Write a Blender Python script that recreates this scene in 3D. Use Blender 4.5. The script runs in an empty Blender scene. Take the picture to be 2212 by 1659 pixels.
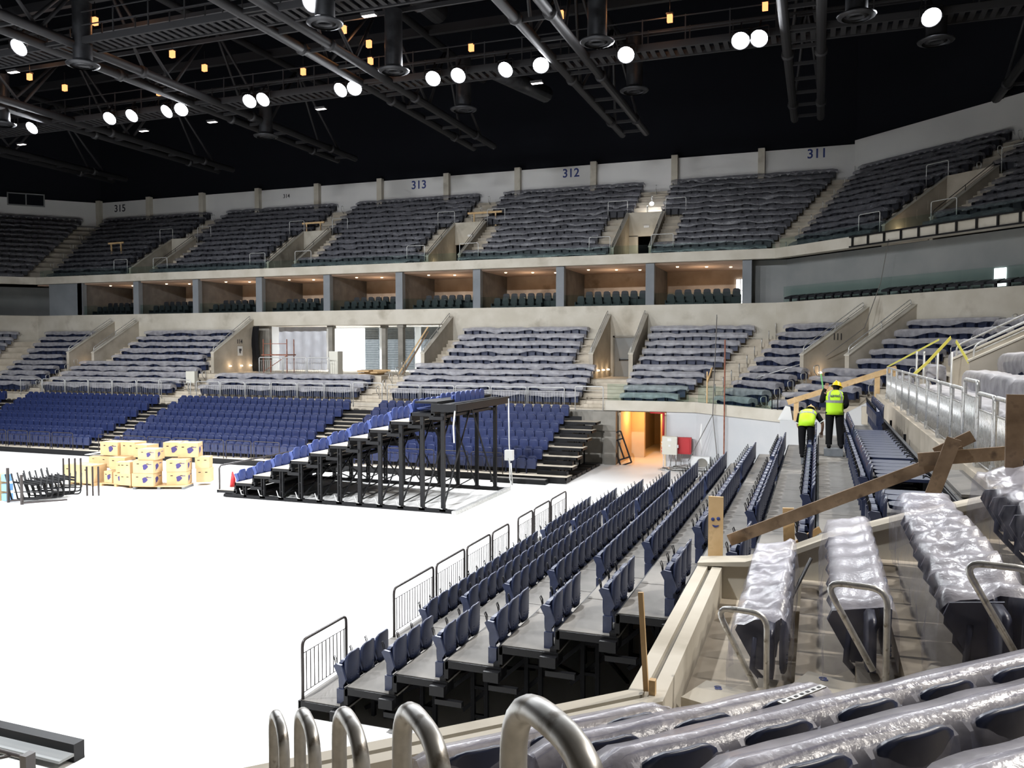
import bpy, bmesh, math, random
from mathutils import Vector, Matrix, noise

random.seed(11)
C = bpy.context.scene.collection
sc = bpy.context.scene

# ------------------------------------------------------------------ camera
W_PX, F_PX = 2212.0, 1800.0
YAW = math.atan(662 / 1800.0)
PITCH = math.atan(77.5 / 1800.0)
cam_d = bpy.data.cameras.new('camera')
cam = bpy.data.objects.new('camera', cam_d)
C.objects.link(cam)
cam.location = (0, 0, 6.0)
cam.rotation_euler = (math.pi / 2 - PITCH, 0, YAW)
cam_d.sensor_width = 36.0
cam_d.lens = F_PX / W_PX * 36.0
cam_d.clip_start = 0.05
cam_d.clip_end = 400
sc.camera = cam
# ------------------------------------------------------------------ world, exposure
wd = bpy.data.worlds.new('world'); sc.world = wd; wd.use_nodes = True
wd.node_tree.nodes['Background'].inputs[0].default_value = (0.5, 0.55, 0.65, 1)
wd.node_tree.nodes['Background'].inputs[1].default_value = 0.0
sc.view_settings.view_transform = 'Standard'
sc.view_settings.look = 'None'
sc.view_settings.gamma = 1
sc.view_settings.exposure = 0.0
sc.view_settings.use_curve_mapping = False
try:
    sc.cycles.use_denoising = True
    sc.cycles.denoiser = 'OPENIMAGEDENOISE'
    sc.cycles.max_bounces = 6
    sc.cycles.diffuse_bounces = 3
    sc.cycles.glossy_bounces = 3
    sc.cycles.transmission_bounces = 4
    sc.cycles.transparent_max_bounces = 10
    sc.cycles.sample_clamp_indirect = 4.0
    sc.cycles.use_light_tree = True
    sc.cycles.caustics_reflective = False
    sc.cycles.caustics_refractive = False
except Exception:
    pass

def lamp(name, kind, loc, energy, color=(1, 1, 1), target=None, **kw):
    d = bpy.data.lights.new(name, kind)
    d.energy = energy; d.color = color
    for k, v in kw.items(): setattr(d, k, v)
    o = bpy.data.objects.new(name, d); C.objects.link(o); o.location = loc
    if target is not None:
        o.rotation_euler = (Vector(target) - Vector(loc)).to_track_quat('-Z', 'Y').to_euler()
    return o

# arena floodlights: the row on the far catwalk that the photo shows, the matching row over the near side,
# and the ones over the right-hand stand
COOL = (0.93, 0.96, 1.0)
FLOOD_X = [-46.4, -40.1, -38.4, -35.8, -34.75, -30.0, -29.1, -24.15, -23.3, -18.7, -17.3, -14.75, -12.9, -8.7, -3.5, -2.7, 4.2]
for i, x in enumerate([-45, -37, -29.5, -23.7, -18, -13.5, -8.7, -3.1]):
    lamp('flood_beam', 'SPOT', (x, 38.7, 19.6), 11000 if i < 6 else 5000, COOL, (x * 0.6 - 11, 20, 0), spot_size=math.radians(104), spot_blend=0.8, shadow_soft_size=0.35)
for x in (-44, -32, -20, -9):
    lamp('flood_beam', 'SPOT', (x, 5.5, 19.6), 26000, COOL, (x * 0.75 - 6, 24, 0), spot_size=math.radians(112), spot_blend=0.9, shadow_soft_size=0.35)
lamp('flood_beam', 'SPOT', (4.2, 38.4, 19.6), 5500, COOL, (0, 20, 2), spot_size=math.radians(110), spot_blend=0.7, shadow_soft_size=0.35)
lamp('flood_beam', 'SPOT', (11.0, 24.0, 19.6), 13000, (1, 0.95, 0.88), (0, 12, 3), spot_size=math.radians(130), spot_blend=0.8, shadow_soft_size=0.3)
lamp('flood_beam', 'SPOT', (9.5, 9.0, 19.6), 9000, (1, 0.94, 0.86), (2.5, 6, 3.5), spot_size=math.radians(62), spot_blend=0.8, shadow_soft_size=0.3)  # unseen lamp, placed and narrowed to brighten the near block

# ------------------------------------------------------------------ materials
def new_mat(name):
    m = bpy.data.materials.new(name); m.use_nodes = True
    return m, m.node_tree.nodes, m.node_tree.links, m.node_tree.nodes['Principled BSDF']

def setp(b, **k):
    for a, v in k.items():
        a = {'base': 'Base Color', 'rough': 'Roughness', 'metal': 'Metallic', 'spec': 'Specular IOR Level', 'trans': 'Transmission Weight',
             'alpha': 'Alpha', 'emit': 'Emission Color', 'es': 'Emission Strength', 'coat': 'Coat Weight'}[a]
        if isinstance(v, tuple) and len(v) == 3: v = (*v, 1)
        b.inputs[a].default_value = v

def mottled(name, c1, c2, rough=0.8, scale=2.0, metal=0.0, bump=0.0, detail=6, spec=0.4, scale2=None, c3=None, coord='Object', lo=0.35, hi=0.65):
    m, n, l, b = new_mat(name)
    tc = n.new('ShaderNodeTexCoord')
    nz = n.new('ShaderNodeTexNoise'); nz.inputs['Scale'].default_value = scale; nz.inputs['Detail'].default_value = detail
    l.new(tc.outputs[coord], nz.inputs['Vector'])
    r = n.new('ShaderNodeValToRGB'); r.color_ramp.elements[0].color = (*c1, 1); r.color_ramp.elements[1].color = (*c2, 1)
    r.color_ramp.elements[0].position = lo; r.color_ramp.elements[1].position = hi
    l.new(nz.outputs['Fac'], r.inputs['Fac'])
    out = r.outputs['Color']
    if c3 is not None:
        n2 = n.new('ShaderNodeTexNoise'); n2.inputs['Scale'].default_value = scale2; n2.inputs['Detail'].default_value = 8
        l.new(tc.outputs[coord], n2.inputs['Vector'])
        r2 = n.new('ShaderNodeValToRGB'); r2.color_ramp.elements[0].position = 0.58; r2.color_ramp.elements[1].position = 0.72
        l.new(n2.outputs['Fac'], r2.inputs['Fac'])
        mx = n.new('ShaderNodeMix'); mx.data_type = 'RGBA'
        l.new(r2.outputs['Color'], mx.inputs[0]); l.new(out, mx.inputs[6]); mx.inputs[7].default_value = (*c3, 1)
        out = mx.outputs[2]
    l.new(out, b.inputs['Base Color'])
    setp(b, rough=rough, metal=metal, spec=spec)
    if bump:
        bp = n.new('ShaderNodeBump'); bp.inputs['Strength'].default_value = bump; bp.inputs['Distance'].default_value = 0.02
        l.new(nz.outputs['Fac'], bp.inputs['Height']); l.new(bp.outputs['Normal'], b.inputs['Normal'])
    return m

def plain(name, c, rough=0.6, metal=0.0, spec=0.5, **k):
    m, n, l, b = new_mat(name); setp(b, base=c, rough=rough, metal=metal, spec=spec, **k); return m

def emis(name, c, s):
    m, n, l, b = new_mat(name); setp(b, base=(0, 0, 0), emit=c, es=s); return m

def film(name, tint, opacity, rough, scale=3.0, dust=.3, bmp=.5):
    # clear polythene: part see-through, part milky, with a wrinkled sheen
    m, n, l, b = new_mat(name)
    out = n['Material Output']
    tr = n.new('ShaderNodeBsdfTransparent'); tr.inputs[0].default_value = (0.93, 0.93, 0.95, 1)
    mix = n.new('ShaderNodeMixShader')
    tc = n.new('ShaderNodeTexCoord')
    nz = n.new('ShaderNodeTexNoise'); nz.inputs['Scale'].default_value = scale; nz.inputs['Detail'].default_value = 5
    l.new(tc.outputs['Object'], nz.inputs['Vector'])
    mr = n.new('ShaderNodeMapRange'); mr.inputs[1].default_value = 0.3; mr.inputs[2].default_value = 0.7
    mr.inputs[3].default_value = max(0, opacity - 0.12); mr.inputs[4].default_value = min(1, opacity + 0.12)
    l.new(nz.outputs['Fac'], mr.inputs[0])
    # dust has settled on whatever faces up
    ge = n.new('ShaderNodeNewGeometry'); sx = n.new('ShaderNodeSeparateXYZ'); l.new(ge.outputs['Normal'], sx.inputs[0])
    ab = n.new('ShaderNodeMath'); ab.operation = 'ABSOLUTE'; l.new(sx.outputs['Z'], ab.inputs[0])
    ad = n.new('ShaderNodeMath'); ad.operation = 'MULTIPLY_ADD'; ad.use_clamp = True; pw = n.new('ShaderNodeMath'); pw.operation = 'POWER'; l.new(ab.outputs[0], pw.inputs[0]); pw.inputs[1].default_value = 3.0; l.new(pw.outputs[0], ad.inputs[0]); ad.inputs[1].default_value = dust; l.new(mr.outputs[0], ad.inputs[2])
    l.new(ad.outputs[0], mix.inputs[0])
    l.new(tr.outputs[0], mix.inputs[1]); l.new(b.outputs[0], mix.inputs[2]); l.new(mix.outputs[0], out.inputs[0])
    setp(b, base=tint, rough=rough, spec=0.7)
    bp = n.new('ShaderNodeBump'); bp.inputs['Strength'].default_value = bmp; bp.inputs['Distance'].default_value = 0.03
    n2 = n.new('ShaderNodeTexNoise'); n2.inputs['Scale'].default_value = scale * 4; n2.inputs['Detail'].default_value = 3
    l.new(tc.outputs['Object'], n2.inputs['Vector']); l.new(n2.outputs['Fac'], bp.inputs['Height']); l.new(bp.outputs['Normal'], b.inputs['Normal'])
    return m

def glass(name, tint, opacity, rough=0.05):
    m, n, l, b = new_mat(name)
    out = n['Material Output']
    tr = n.new('ShaderNodeBsdfTransparent'); tr.inputs[0].default_value = (*tint, 1)
    mix = n.new('ShaderNodeMixShader'); mix.inputs[0].default_value = opacity
    l.new(tr.outputs[0], mix.inputs[1]); l.new(b.outputs[0], mix.inputs[2]); l.new(mix.outputs[0], out.inputs[0])
    setp(b, base=(.02, .03, .03), rough=rough, spec=0.8)
    return m

M = {}
M['concrete'] = mottled('concrete', (0.40, 0.355, 0.285), (0.53, 0.48, 0.40), 0.85, 0.9, bump=0.15, c3=(0.30, 0.26, 0.21), scale2=0.5)
M['concrete_light'] = mottled('concrete_light', (0.50, 0.46, 0.38), (0.60, 0.56, 0.48), 0.8, 0.8, c3=(0.40, 0.36, 0.29), scale2=0.7)
M['concrete_dark'] = mottled('concrete_dark', (0.20, 0.19, 0.165), (0.29, 0.27, 0.235), 0.85, 1.3)
M['step'] = mottled('step_concrete', (0.48, 0.42, 0.33), (0.60, 0.53, 0.43), 0.85, 1.6)
M['floor'] = mottled('floor_paint', (0.80, 0.79, 0.76), (0.86, 0.85, 0.83), 0.55, 0.3, c3=(0.74, 0.73, 0.69), scale2=0.25)
M['white'] = mottled('white_wall', (0.52, 0.53, 0.54), (0.58, 0.58, 0.58), 0.8, 0.5)
M['upper_white'] = mottled('upper_wall_paint', (0.72, 0.71, 0.70), (0.78, 0.77, 0.75), 0.85, 0.4)
M['grey_wall'] = mottled('grey_wall', (0.22, 0.23, 0.23), (0.27, 0.275, 0.27), 0.8, 0.5)
M['pilaster'] = mottled('pilaster_paint', (0.17, 0.185, 0.20), (0.21, 0.225, 0.24), 0.7, 0.7)
M['black'] = plain('black_steel', (0.006, 0.006, 0.007), 0.5, spec=0.3)
M['blackwall'] = plain('black_wall', (0.010, 0.011, 0.015), 0.9, spec=0.1)
M['roofsteel'] = plain('roof_steel', (0.022, 0.022, 0.025), 0.6)
M['duct'] = mottled('duct_sheet_metal', (0.03, 0.031, 0.035), (0.055, 0.057, 0.063), 0.4, 2.0, metal=0.5)
M['deck'] = mottled('deck_board', (0.155, 0.145, 0.13), (0.215, 0.20, 0.18), 0.7, 1.2, c3=(0.115, 0.108, 0.10), scale2=0.9)
M['navy'] = mottled('navy_plastic', (0.018, 0.025, 0.058), (0.026, 0.035, 0.078), 0.38, 6.0, spec=0.6, c3=(0.04, 0.05, 0.09), scale2=9.0)
M['navyfar'] = mottled('navy_plastic_far', (0.016, 0.025, 0.085), (0.022, 0.034, 0.11), 0.35, 6.0, spec=0.7)
M['blue'] = mottled('lit_navy_plastic', (0.042, 0.064, 0.20), (0.056, 0.082, 0.24), 0.45, 6.0)  # navy seat plastic, with the strong light on it put into a lighter colour
M['galv'] = mottled('galvanised_steel', (0.55, 0.55, 0.54), (0.75, 0.75, 0.73), 0.35, 14.0, metal=0.6, c3=(0.25, 0.23, 0.19), scale2=20)
M['galv_near'] = mottled('weathered_galvanised', (0.36, 0.355, 0.34), (0.52, 0.515, 0.50), 0.4, 12.0, metal=0.6, c3=(0.16, 0.14, 0.115), scale2=16)
M['under'] = plain('dull_black_steel', (0.004, 0.004, 0.005), 0.8, spec=0.15)
M['rail_white'] = plain('pale_rail', (0.62, 0.62, 0.60), 0.4, metal=0.3)
M['rail_black'] = plain('dark_rail', (0.035, 0.028, 0.026), 0.4)
M['wood'] = mottled('pale_wood', (0.55, 0.36, 0.17), (0.68, 0.48, 0.26), 0.7, 3.0, c3=(0.42, 0.27, 0.13), scale2=6)
M['oldwood'] = mottled('old_wood', (0.15, 0.10, 0.06), (0.26, 0.18, 0.115), 0.75, 4.0, c3=(0.09, 0.06, 0.04), scale2=7)
M['cardboard'] = mottled('cardboard', (0.54, 0.36, 0.18), (0.62, 0.43, 0.23), 0.8, 2.0)
M['print'] = plain('box_print', (0.05, 0.04, 0.16), 0.7)
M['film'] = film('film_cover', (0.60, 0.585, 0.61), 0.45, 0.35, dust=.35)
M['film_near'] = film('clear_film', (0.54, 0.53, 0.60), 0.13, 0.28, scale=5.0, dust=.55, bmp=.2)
M['film_dim'] = film('film_cover_upper', (0.26, 0.26, 0.29), 0.40, 0.28, scale=2.0, dust=.25)  # low light of the upper tier is put into this darker tint
M['glass'] = glass('green_glass', (0.90, 0.965, 0.945), 0.04)
M['hivis'] = plain('hi_vis_yellow', (0.50, 0.85, 0.02), 0.6)
M['reflect'] = plain('reflective_tape', (0.27, 0.27, 0.27), 0.5)
M['cloth_black'] = plain('black_cloth', (0.010, 0.010, 0.011), 0.9, spec=0.1)
M['skin'] = plain('skin', (0.42, 0.24, 0.16), 0.6)
M['helmet'] = plain('yellow_helmet', (0.80, 0.55, 0.01), 0.35)
M['number'] = plain('blue_lettering', (0.03, 0.05, 0.20), 0.7)
M['darknumber'] = plain('dark_lettering', (0.04, 0.04, 0.045), 0.7)
M['flood'] = emis('flood_glow', (0.93, 0.95, 1.0), 40)
M['smalllamp'] = emis('small_lamp_glow', (1.0, 0.9, 0.85), 6)
M['amber'] = emis('amber_glow', (1.0, 0.36, 0.13), 2.2)
M['downlight'] = emis('downlight_glow', (1.0, 0.75, 0.5), 5)
M['daylight'] = emis('window_daylight', (0.95, 0.98, 1.0), 4.0)
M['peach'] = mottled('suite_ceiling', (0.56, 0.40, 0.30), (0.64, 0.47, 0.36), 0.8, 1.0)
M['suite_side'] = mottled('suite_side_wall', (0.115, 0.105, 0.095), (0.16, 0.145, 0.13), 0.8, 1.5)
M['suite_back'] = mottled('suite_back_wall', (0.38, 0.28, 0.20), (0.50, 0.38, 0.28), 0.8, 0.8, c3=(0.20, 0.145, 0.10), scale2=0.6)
M['darkseat'] = plain('dark_seat', (0.006, 0.007, 0.011), 0.6)
M['red'] = plain('red_paint', (0.45, 0.02, 0.025), 0.5)
M['cream_box'] = plain('cream_enamel', (0.62, 0.60, 0.52), 0.45)
M['white_paint'] = plain('white_paint', (0.75, 0.75, 0.73), 0.5)
M['orange_wall'] = mottled('tunnel_plaster', (0.62, 0.50, 0.34), (0.70, 0.58, 0.42), 0.8, 1.0)
M['yellow_tape'] = plain('yellow_tape', (0.72, 0.66, 0.12), 0.5)
M['rust'] = mottled('rusty_pipe', (0.22, 0.07, 0.04), (0.34, 0.14, 0.09), 0.7, 6)
M['rope'] = plain('grey_cable', (0.16, 0.15, 0.14), 0.8)
M['shutter'] = mottled('shutter_slats', (0.30, 0.35, 0.38), (0.38, 0.43, 0.46), 0.5, 4)
M['orange'] = plain('orange_plastic', (0.85, 0.25, 0.03), 0.6)
M['bluebin'] = plain('blue_plastic_wrap', (0.20, 0.42, 0.75), 0.5)
M['greybox'] = mottled('grey_crate', (0.13, 0.14, 0.15), (0.18, 0.19, 0.20), 0.6, 5)

# ------------------------------------------------------------------ mesh builder
class MB:
    def __init__(s): s.v = []; s.f = []; s.m = []; s.s = []; s.cur = 0; s.sm = False
    def add(s, vs, fs):
        o = len(s.v); s.v.extend(tuple(v) for v in vs)
        for f in fs: s.f.append(tuple(o + i for i in f)); s.m.append(s.cur); s.s.append(s.sm)
        return s
    def box(s, x0, x1, y0, y1, z0, z1):
        return s.hexa([(x0, y0, z0), (x1, y0, z0), (x1, y1, z0), (x0, y1, z0), (x0, y0, z1), (x1, y0, z1), (x1, y1, z1), (x0, y1, z1)])
    def hexa(s, p):
        return s.add(p, [(0, 3, 2, 1), (4, 5, 6, 7), (0, 1, 5, 4), (1, 2, 6, 5), (2, 3, 7, 6), (3, 0, 4, 7)])
    def bar(s, p0, p1, w, h, up=(0, 0, 1)):
        p0 = Vector(p0); p1 = Vector(p1); d = (p1 - p0).normalized(); u = Vector(up)
        r = d.cross(u)
        if r.length < 1e-4: r = d.cross(Vector((1, 0, 0)))
        r.normalize(); u = r.cross(d).normalized(); r = r * (w / 2); u = u * (h / 2)
        return s.hexa([p0 - r - u, p0 + r - u, p1 + r - u, p1 - r - u, p0 - r + u, p0 + r + u, p1 + r + u, p1 - r + u])
    def tube(s, pts, r, n=8, closed=False, cap=True):
        pts = [Vector(p) for p in pts]; N = len(pts); rings = []; prev = None
        sm = s.sm; s.sm = True
        rs = r if isinstance(r, (list, tuple)) else [r] * N
        for i in range(N):
            if closed: d = (pts[(i + 1) % N] - pts[i - 1])
            else: d = pts[min(i + 1, N - 1)] - pts[max(i - 1, 0)]
            d.normalize()
            if prev is None:
                a = d.orthogonal().normalized()
            else:
                a = prev - d * prev.dot(d)
                a = a.normalized() if a.length > 1e-6 else d.orthogonal().normalized()
            prev = a; b = d.cross(a)
            rings.append([pts[i] + (a * math.cos(t) + b * math.sin(t)) * rs[i] for t in [2 * math.pi * k / n for k in range(n)]])
        vs = [v for g in rings for v in g]; fs = []
        for i in range(N if closed else N - 1):
            j = (i + 1) % N
            for k in range(n):
                k2 = (k + 1) % n
                fs.append((i * n + k, i * n + k2, j * n + k2, j * n + k))
        if cap and not closed:
            fs.append(tuple(range(n))[::-1]); fs.append(tuple((N - 1) * n + k for k in range(n)))
        s.add(vs, fs); s.sm = sm
        return s
    def prism(s, poly, a, b, axis='x'):
        # poly: 2D points; extruded from a to b along axis
        def mk(p, t):
            if axis == 'x': return (t, p[0], p[1])
            if axis == 'y': return (p[0], t, p[1])
            return (p[0], p[1], t)
        n = len(poly)
        vs = [mk(p, a) for p in poly] + [mk(p, b) for p in poly]
        fs = [tuple(range(n))[::-1], tuple(range(n, 2 * n))] + [(i, (i + 1) % n, n + (i + 1) % n, n + i) for i in range(n)]
        return s.add(vs, fs)
    def lathe(s, prof, n=16, c=(0, 0, 0)):
        sm = s.sm; s.sm = True
        vs = [(c[0] + r * math.cos(2 * math.pi * k / n), c[1] + r * math.sin(2 * math.pi * k / n), c[2] + z) for r, z in prof for k in range(n)]
        fs = [(i * n + k, i * n + (k + 1) % n, (i + 1) * n + (k + 1) % n, (i + 1) * n + k) for i in range(len(prof) - 1) for k in range(n)]
        s.add(vs, fs); s.sm = sm
        return s
    def xf(s, mat):
        s.v = [tuple(mat @ Vector(v)) for v in s.v]; return s
    def merge(s, o, mat=None):
        vs = o.v if mat is None else [tuple(mat @ Vector(v)) for v in o.v]
        k = len(s.v); s.v.extend(vs); s.f.extend(tuple(k + i for i in f) for f in o.f); s.m.extend(o.m); s.s.extend(o.s)
        return s
    def mesh(s, name, mats, fix=True):
        me = bpy.data.meshes.new(name)
        me.from_pydata(s.v, [], s.f)
        if not isinstance(mats, (list, tuple)): mats = [mats]
        for m in mats: me.materials.append(M[m] if isinstance(m, str) else m)
        me.polygons.foreach_set('material_index', s.m)
        me.polygons.foreach_set('use_smooth', s.s)
        if fix and len(s.f) < 60000:
            bm = bmesh.new(); bm.from_mesh(me); bmesh.ops.recalc_face_normals(bm, faces=bm.faces); bm.to_mesh(me); bm.free()
        me.update()
        return me

def arc(p0, p1, p2, n=5):
    p0, p1, p2 = Vector(p0), Vector(p1), Vector(p2)
    return [p0 * (1 - t) ** 2 + p1 * 2 * t * (1 - t) + p2 * t * t for t in [k / n for k in range(n + 1)]]

def rounded(pts, r, n=4):
    # polyline with rounded inner corners
    pts = [Vector(p) for p in pts]; out = [pts[0]]
    for i in range(1, len(pts) - 1):
        a = (pts[i - 1] - pts[i]); b = (pts[i + 1] - pts[i])
        ra = min(r, a.length * .49); rb = min(r, b.length * .49)
        out += arc(pts[i] + a.normalized() * ra, pts[i], pts[i] + b.normalized() * rb, n)
    out.append(pts[-1]); return out

def tag(o, label=None, cat=None, group=None, kind=None):
    if label: o['label'] = label
    if cat: o['category'] = cat
    if group: o['group'] = group
    if kind: o['kind'] = kind
    return o

def obj(name, me, parent=None, loc=(0, 0, 0), rot=(0, 0, 0)):
    o = bpy.data.objects.new(name, me); C.objects.link(o); o.location = loc; o.rotation_euler = rot
    if parent is not None: o.parent = parent
    return o

def thing(name, label, cat, loc=(0, 0, 0), rz=0.0, group=None):
    o = bpy.data.objects.new(name, None); C.objects.link(o); o.location = loc; o.rotation_euler = (0, 0, rz)
    o.empty_display_size = 0.1
    return tag(o, label, cat, group)

def solo(name, me, label, cat, loc=(0, 0, 0), rz=0.0, group=None, kind=None):
    return tag(obj(name, me, None, loc, (0, 0, rz)), label, cat, group, kind)

def struct(name, me, label=None, loc=(0, 0, 0), rz=0.0, cat='structure'):
    return tag(obj(name, me, None, loc, (0, 0, rz)), label, cat, None, 'structure')

def dup(root, loc, rz, label, group=None):
    r = root.copy(); C.objects.link(r); r.location = loc; r.rotation_euler = (0, 0, rz); r['label'] = label
    if group: r['group'] = group
    for ch in list(root.children):
        c = ch.copy(); C.objects.link(c); c.parent = r
        for g in list(ch.children):
            d = g.copy(); C.objects.link(d); d.parent = c
    return r

ORD = ['first', 'second', 'third', 'fourth', 'fifth', 'sixth', 'seventh', 'eighth', 'ninth', 'tenth', 'eleventh', 'twelfth', 'thirteenth',
       'fourteenth', 'fifteenth', 'sixteenth', 'seventeenth', 'eighteenth', 'nineteenth', 'twentieth']

def text_mesh(s, size, mat, depth=0.01):
    cu = bpy.data.curves.new('txt', 'FONT'); cu.body = s; cu.size = size; cu.extrude = depth; cu.align_x = 'CENTER'; cu.align_y = 'CENTER'; cu.offset = size * .016
    o = bpy.data.objects.new('txt', cu); C.objects.link(o)
    me = bpy.data.meshes.new_from_object(o); bpy.data.objects.remove(o); bpy.data.curves.remove(cu)
    me.materials.clear(); me.materials.append(M[mat]); me.name = 'lettering'
    return me

# ------------------------------------------------------------------ plan of the bowl: eight lines, each with outward normal n and tangent t
Q = 2 ** -0.5
LN = {'left': ((-1, 0), 60.6), 'farleft': ((-Q, Q), 69.6), 'far': ((0, 1), 42.2), 'farright': ((Q, Q), 25.76),
      'right': ((1, 0), -0.2), 'rightnear': ((1, 0), -1.4), 'nearright': ((Q, -Q), -5.6), 'near': ((0, -1), -2.15), 'nearleft': ((-Q, -Q), 38.24)}
ORDER = ['left', 'farleft', 'far', 'farright', 'right', 'nearright', 'near', 'nearleft']

def tn(i):
    n = LN[i][0]; return (n[1], -n[0])
def PT(i, s, d, z=0.0):
    n, c = LN[i]; t = tn(i)
    return Vector((n[0] * (c + d) + t[0] * s, n[1] * (c + d) + t[1] * s, z))
def RZ(i):
    t = tn(i); return math.atan2(t[1], t[0])
def mitre(i, side, d):
    # tangent coordinate on line i where it meets its neighbour at depth d
    if i == 'rightnear': j = 'nearright'
    elif i == 'nearright' and side < 0: j = 'rightnear'
    else: j = ORDER[(ORDER.index(i) + side) % 8]
    (a, b), c1 = LN[i]; (e, f), c2 = LN[j]
    c1 += d; c2 += d; det = a * f - b * e
    x = (c1 * f - b * c2) / det; y = (a * c2 - c1 * e) / det
    t = tn(i); return x * t[0] + y * t[1]
def S(i, s, d):
    if callable(s): return s(d)
    if s == 'L': return mitre(i, -1, d)
    if s == 'R': return mitre(i, 1, d)
    return s

def block(mb, i, s0, s1, rows, zb, capL=True, capR=True, back=False):
    # rows: list of (d0, d1, z) from the front to the back
    zp = zb
    for (d0, d1, z) in rows:
        a, b = PT(i, S(i, s0, d0), d0, z), PT(i, S(i, s1, d0), d0, z)
        c, d = PT(i, S(i, s1, d1), d1, z), PT(i, S(i, s0, d1), d1, z)
        lo = zp
        mb.add([a, b, c, d], [(0, 1, 2, 3)])
        a2, b2 = a.copy(), b.copy(); a2.z = lo; b2.z = lo
        mb.add([a2, b2, b, a], [(0, 1, 2, 3)])
        c3, d3, a3, b3 = c.copy(), d.copy(), a.copy(), b.copy()
        for q in (c3, d3, a3, b3): q.z = zb
        if capL: mb.add([a3, a, d, d3], [(0, 1, 2, 3)])
        if capR: mb.add([b3, b, c, c3], [(0, 1, 2, 3)])
        if back and (d0, d1, z) == rows[-1]: mb.add([d3, c3, c, d], [(0, 1, 2, 3)])
        zp = z
    return mb

LZ = [2.85, 3.2, 3.55, 3.9, 4.25, 4.7, 5.15, 5.6, 6.05, 6.5]
LD = [0.3] + [1.1 + 0.8 * k for k in range(9)] + [8.3]
LROWS = [(LD[k], LD[k + 1], LZ[k]) for k in range(10)]
RROWS = [(2.4, 3.5, 4.15), (3.5, 4.3, 4.6), (4.3, 5.1, 5.05), (5.1, 5.9, 5.5), (5.9, 6.7, 5.95), (6.7, 7.5, 6.3), (7.5, 8.3, 6.5)]
def s3725(d):
    # where the corner block is cut off square, y = 37.25
    x = 36.43 + 1.4142 * d - 37.25
    return (x - 37.25) * Q if x < d - .2 else mitre('farright', 1, d)
UD = [8.6 + 0.8 * k for k in range(13)]
UROWS = [(UD[k], UD[k] + 0.8, 11.25 + 0.5 * k) for k in range(13)]
# ================================================================== structure
def mbst(name, mb, mat, label=None, cat='structure'): return struct(name, mb.mesh(name, mat), label, cat=cat)

mb = MB(); mb.add([(-90, -40, 0), (50, -40, 0), (50, 80, 0), (-90, 80, 0)], [(0, 1, 2, 3)]); mbst('floor', mb, 'floor', 'white painted arena floor')

# lower terraces
mb = MB()
F = 'far'
block(mb, F, 'L', -51.7, LROWS[:5], 0); block(mb, F, -51.7, -38.6, LROWS[:5], 0, capL=False)
block(mb, F, -38.6, -25.0, LROWS[:3], 0, capL=False)
block(mb, F, -25.0, -9.7, LROWS[:5], 0); block(mb, F, -9.7, -7.2, LROWS[:5], 2.75); block(mb, F, -7.2, 'R', LROWS[:5], 0, capR=False)
for a, b in (('L', -51.7), (-49.4, -38.75), (-22.85, -12.15), (-9.95, 'R')):
    block(mb, F, a, b, LROWS[5:], 4.25, capL=(a != 'L'), capR=(b != 'R'))
for a, b in ((-51.7, -49.4), (-12.15, -9.95)): block(mb, F, a, b, [(4.3, 8.3, 4.25)], 4.2)
block(mb, F, -38.75, -25.0, [(2.7, 15.0, 4.3)], 3.0); block(mb, F, -25.0, -22.85, [(4.3, 15.0, 4.3)], 4.2)
mbst('lower_terrace_far', mb, 'step', 'concrete terrace steps of the far lower bowl')
mb = MB()
block(mb, 'farleft', -22, 'R', LROWS[:5], 0, capR=False)
block(mb, 'farleft', -22, -15.6, LROWS[5:], 4.25); block(mb, 'farleft', -13, 'R', LROWS[5:], 4.25, capR=False)
block(mb, 'farleft', -15.6, -13, [(4.3, 8.3, 4.25)], 4.2)
mbst('lower_terrace_far_left', mb, 'step', 'concrete terrace steps in the far left corner')
mb = MB()
block(mb, 'farright', 'L', s3725, LROWS[:4], 0, capL=False); block(mb, 'farright', 'L', 'R', LROWS[4:5], 0, capL=False, capR=False)
block(mb, 'farright', 'L', -30.75, LROWS[5:], 4.25, capL=False); block(mb, 'farright', -28.15, 'R', LROWS[5:], 4.25, capR=False)
block(mb, 'farright', -30.75, -28.15, [(4.3, 8.3, 4.25)], 4.2)
mbst('lower_terrace_corner', mb, 'step', 'concrete terrace steps in the far right corner')
mb = MB()
block(mb, 'right', 'L', -37.25, LROWS[2:4], 0, capL=False); block(mb, 'right', 'L', -37.25, LROWS[4:5], 0, capL=False)
block(mb, 'right', -37.25, -10.65, RROWS[:1], 0, capL=False, capR=False)
block(mb, 'right', 'L', -27.1, RROWS[1:], 3.9, capL=False); block(mb, 'right', -24.3, -10.65, RROWS[1:], 3.9, capR=False)
block(mb, 'right', -27.1, -24.3, [(3.5, 8.3, 4.15)], 4.1)
NLZ = [2.85, 3.18, 3.51, 3.84, 4.17, 4.50, 4.83, 5.3, 5.75, 6.2]
ND = [0.3] + [1.25 + 0.8 * k for k in range(9)] + [8.45]
NROWS = [(ND[k], ND[k + 1], NLZ[k]) for k in range(10)]
block(mb, 'rightnear', -10.65, 'R', NROWS, 0, capL=False, capR=False)
mbst('lower_terrace_right', mb, 'step', 'concrete terrace steps of the right-hand stand')
mb = MB()
ND = [0.3] + [1.25 + 0.8 * k for k in range(9)] + [8.45]
N5 = [(ND[k], ND[k + 1], NLZ[k]) for k in range(10)]
block(mb, 'nearright', 'L', 8, N5, 0, capL=False)
mbst('lower_terrace_near', mb, 'step', 'pale concrete terrace steps at the near corner')

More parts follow.
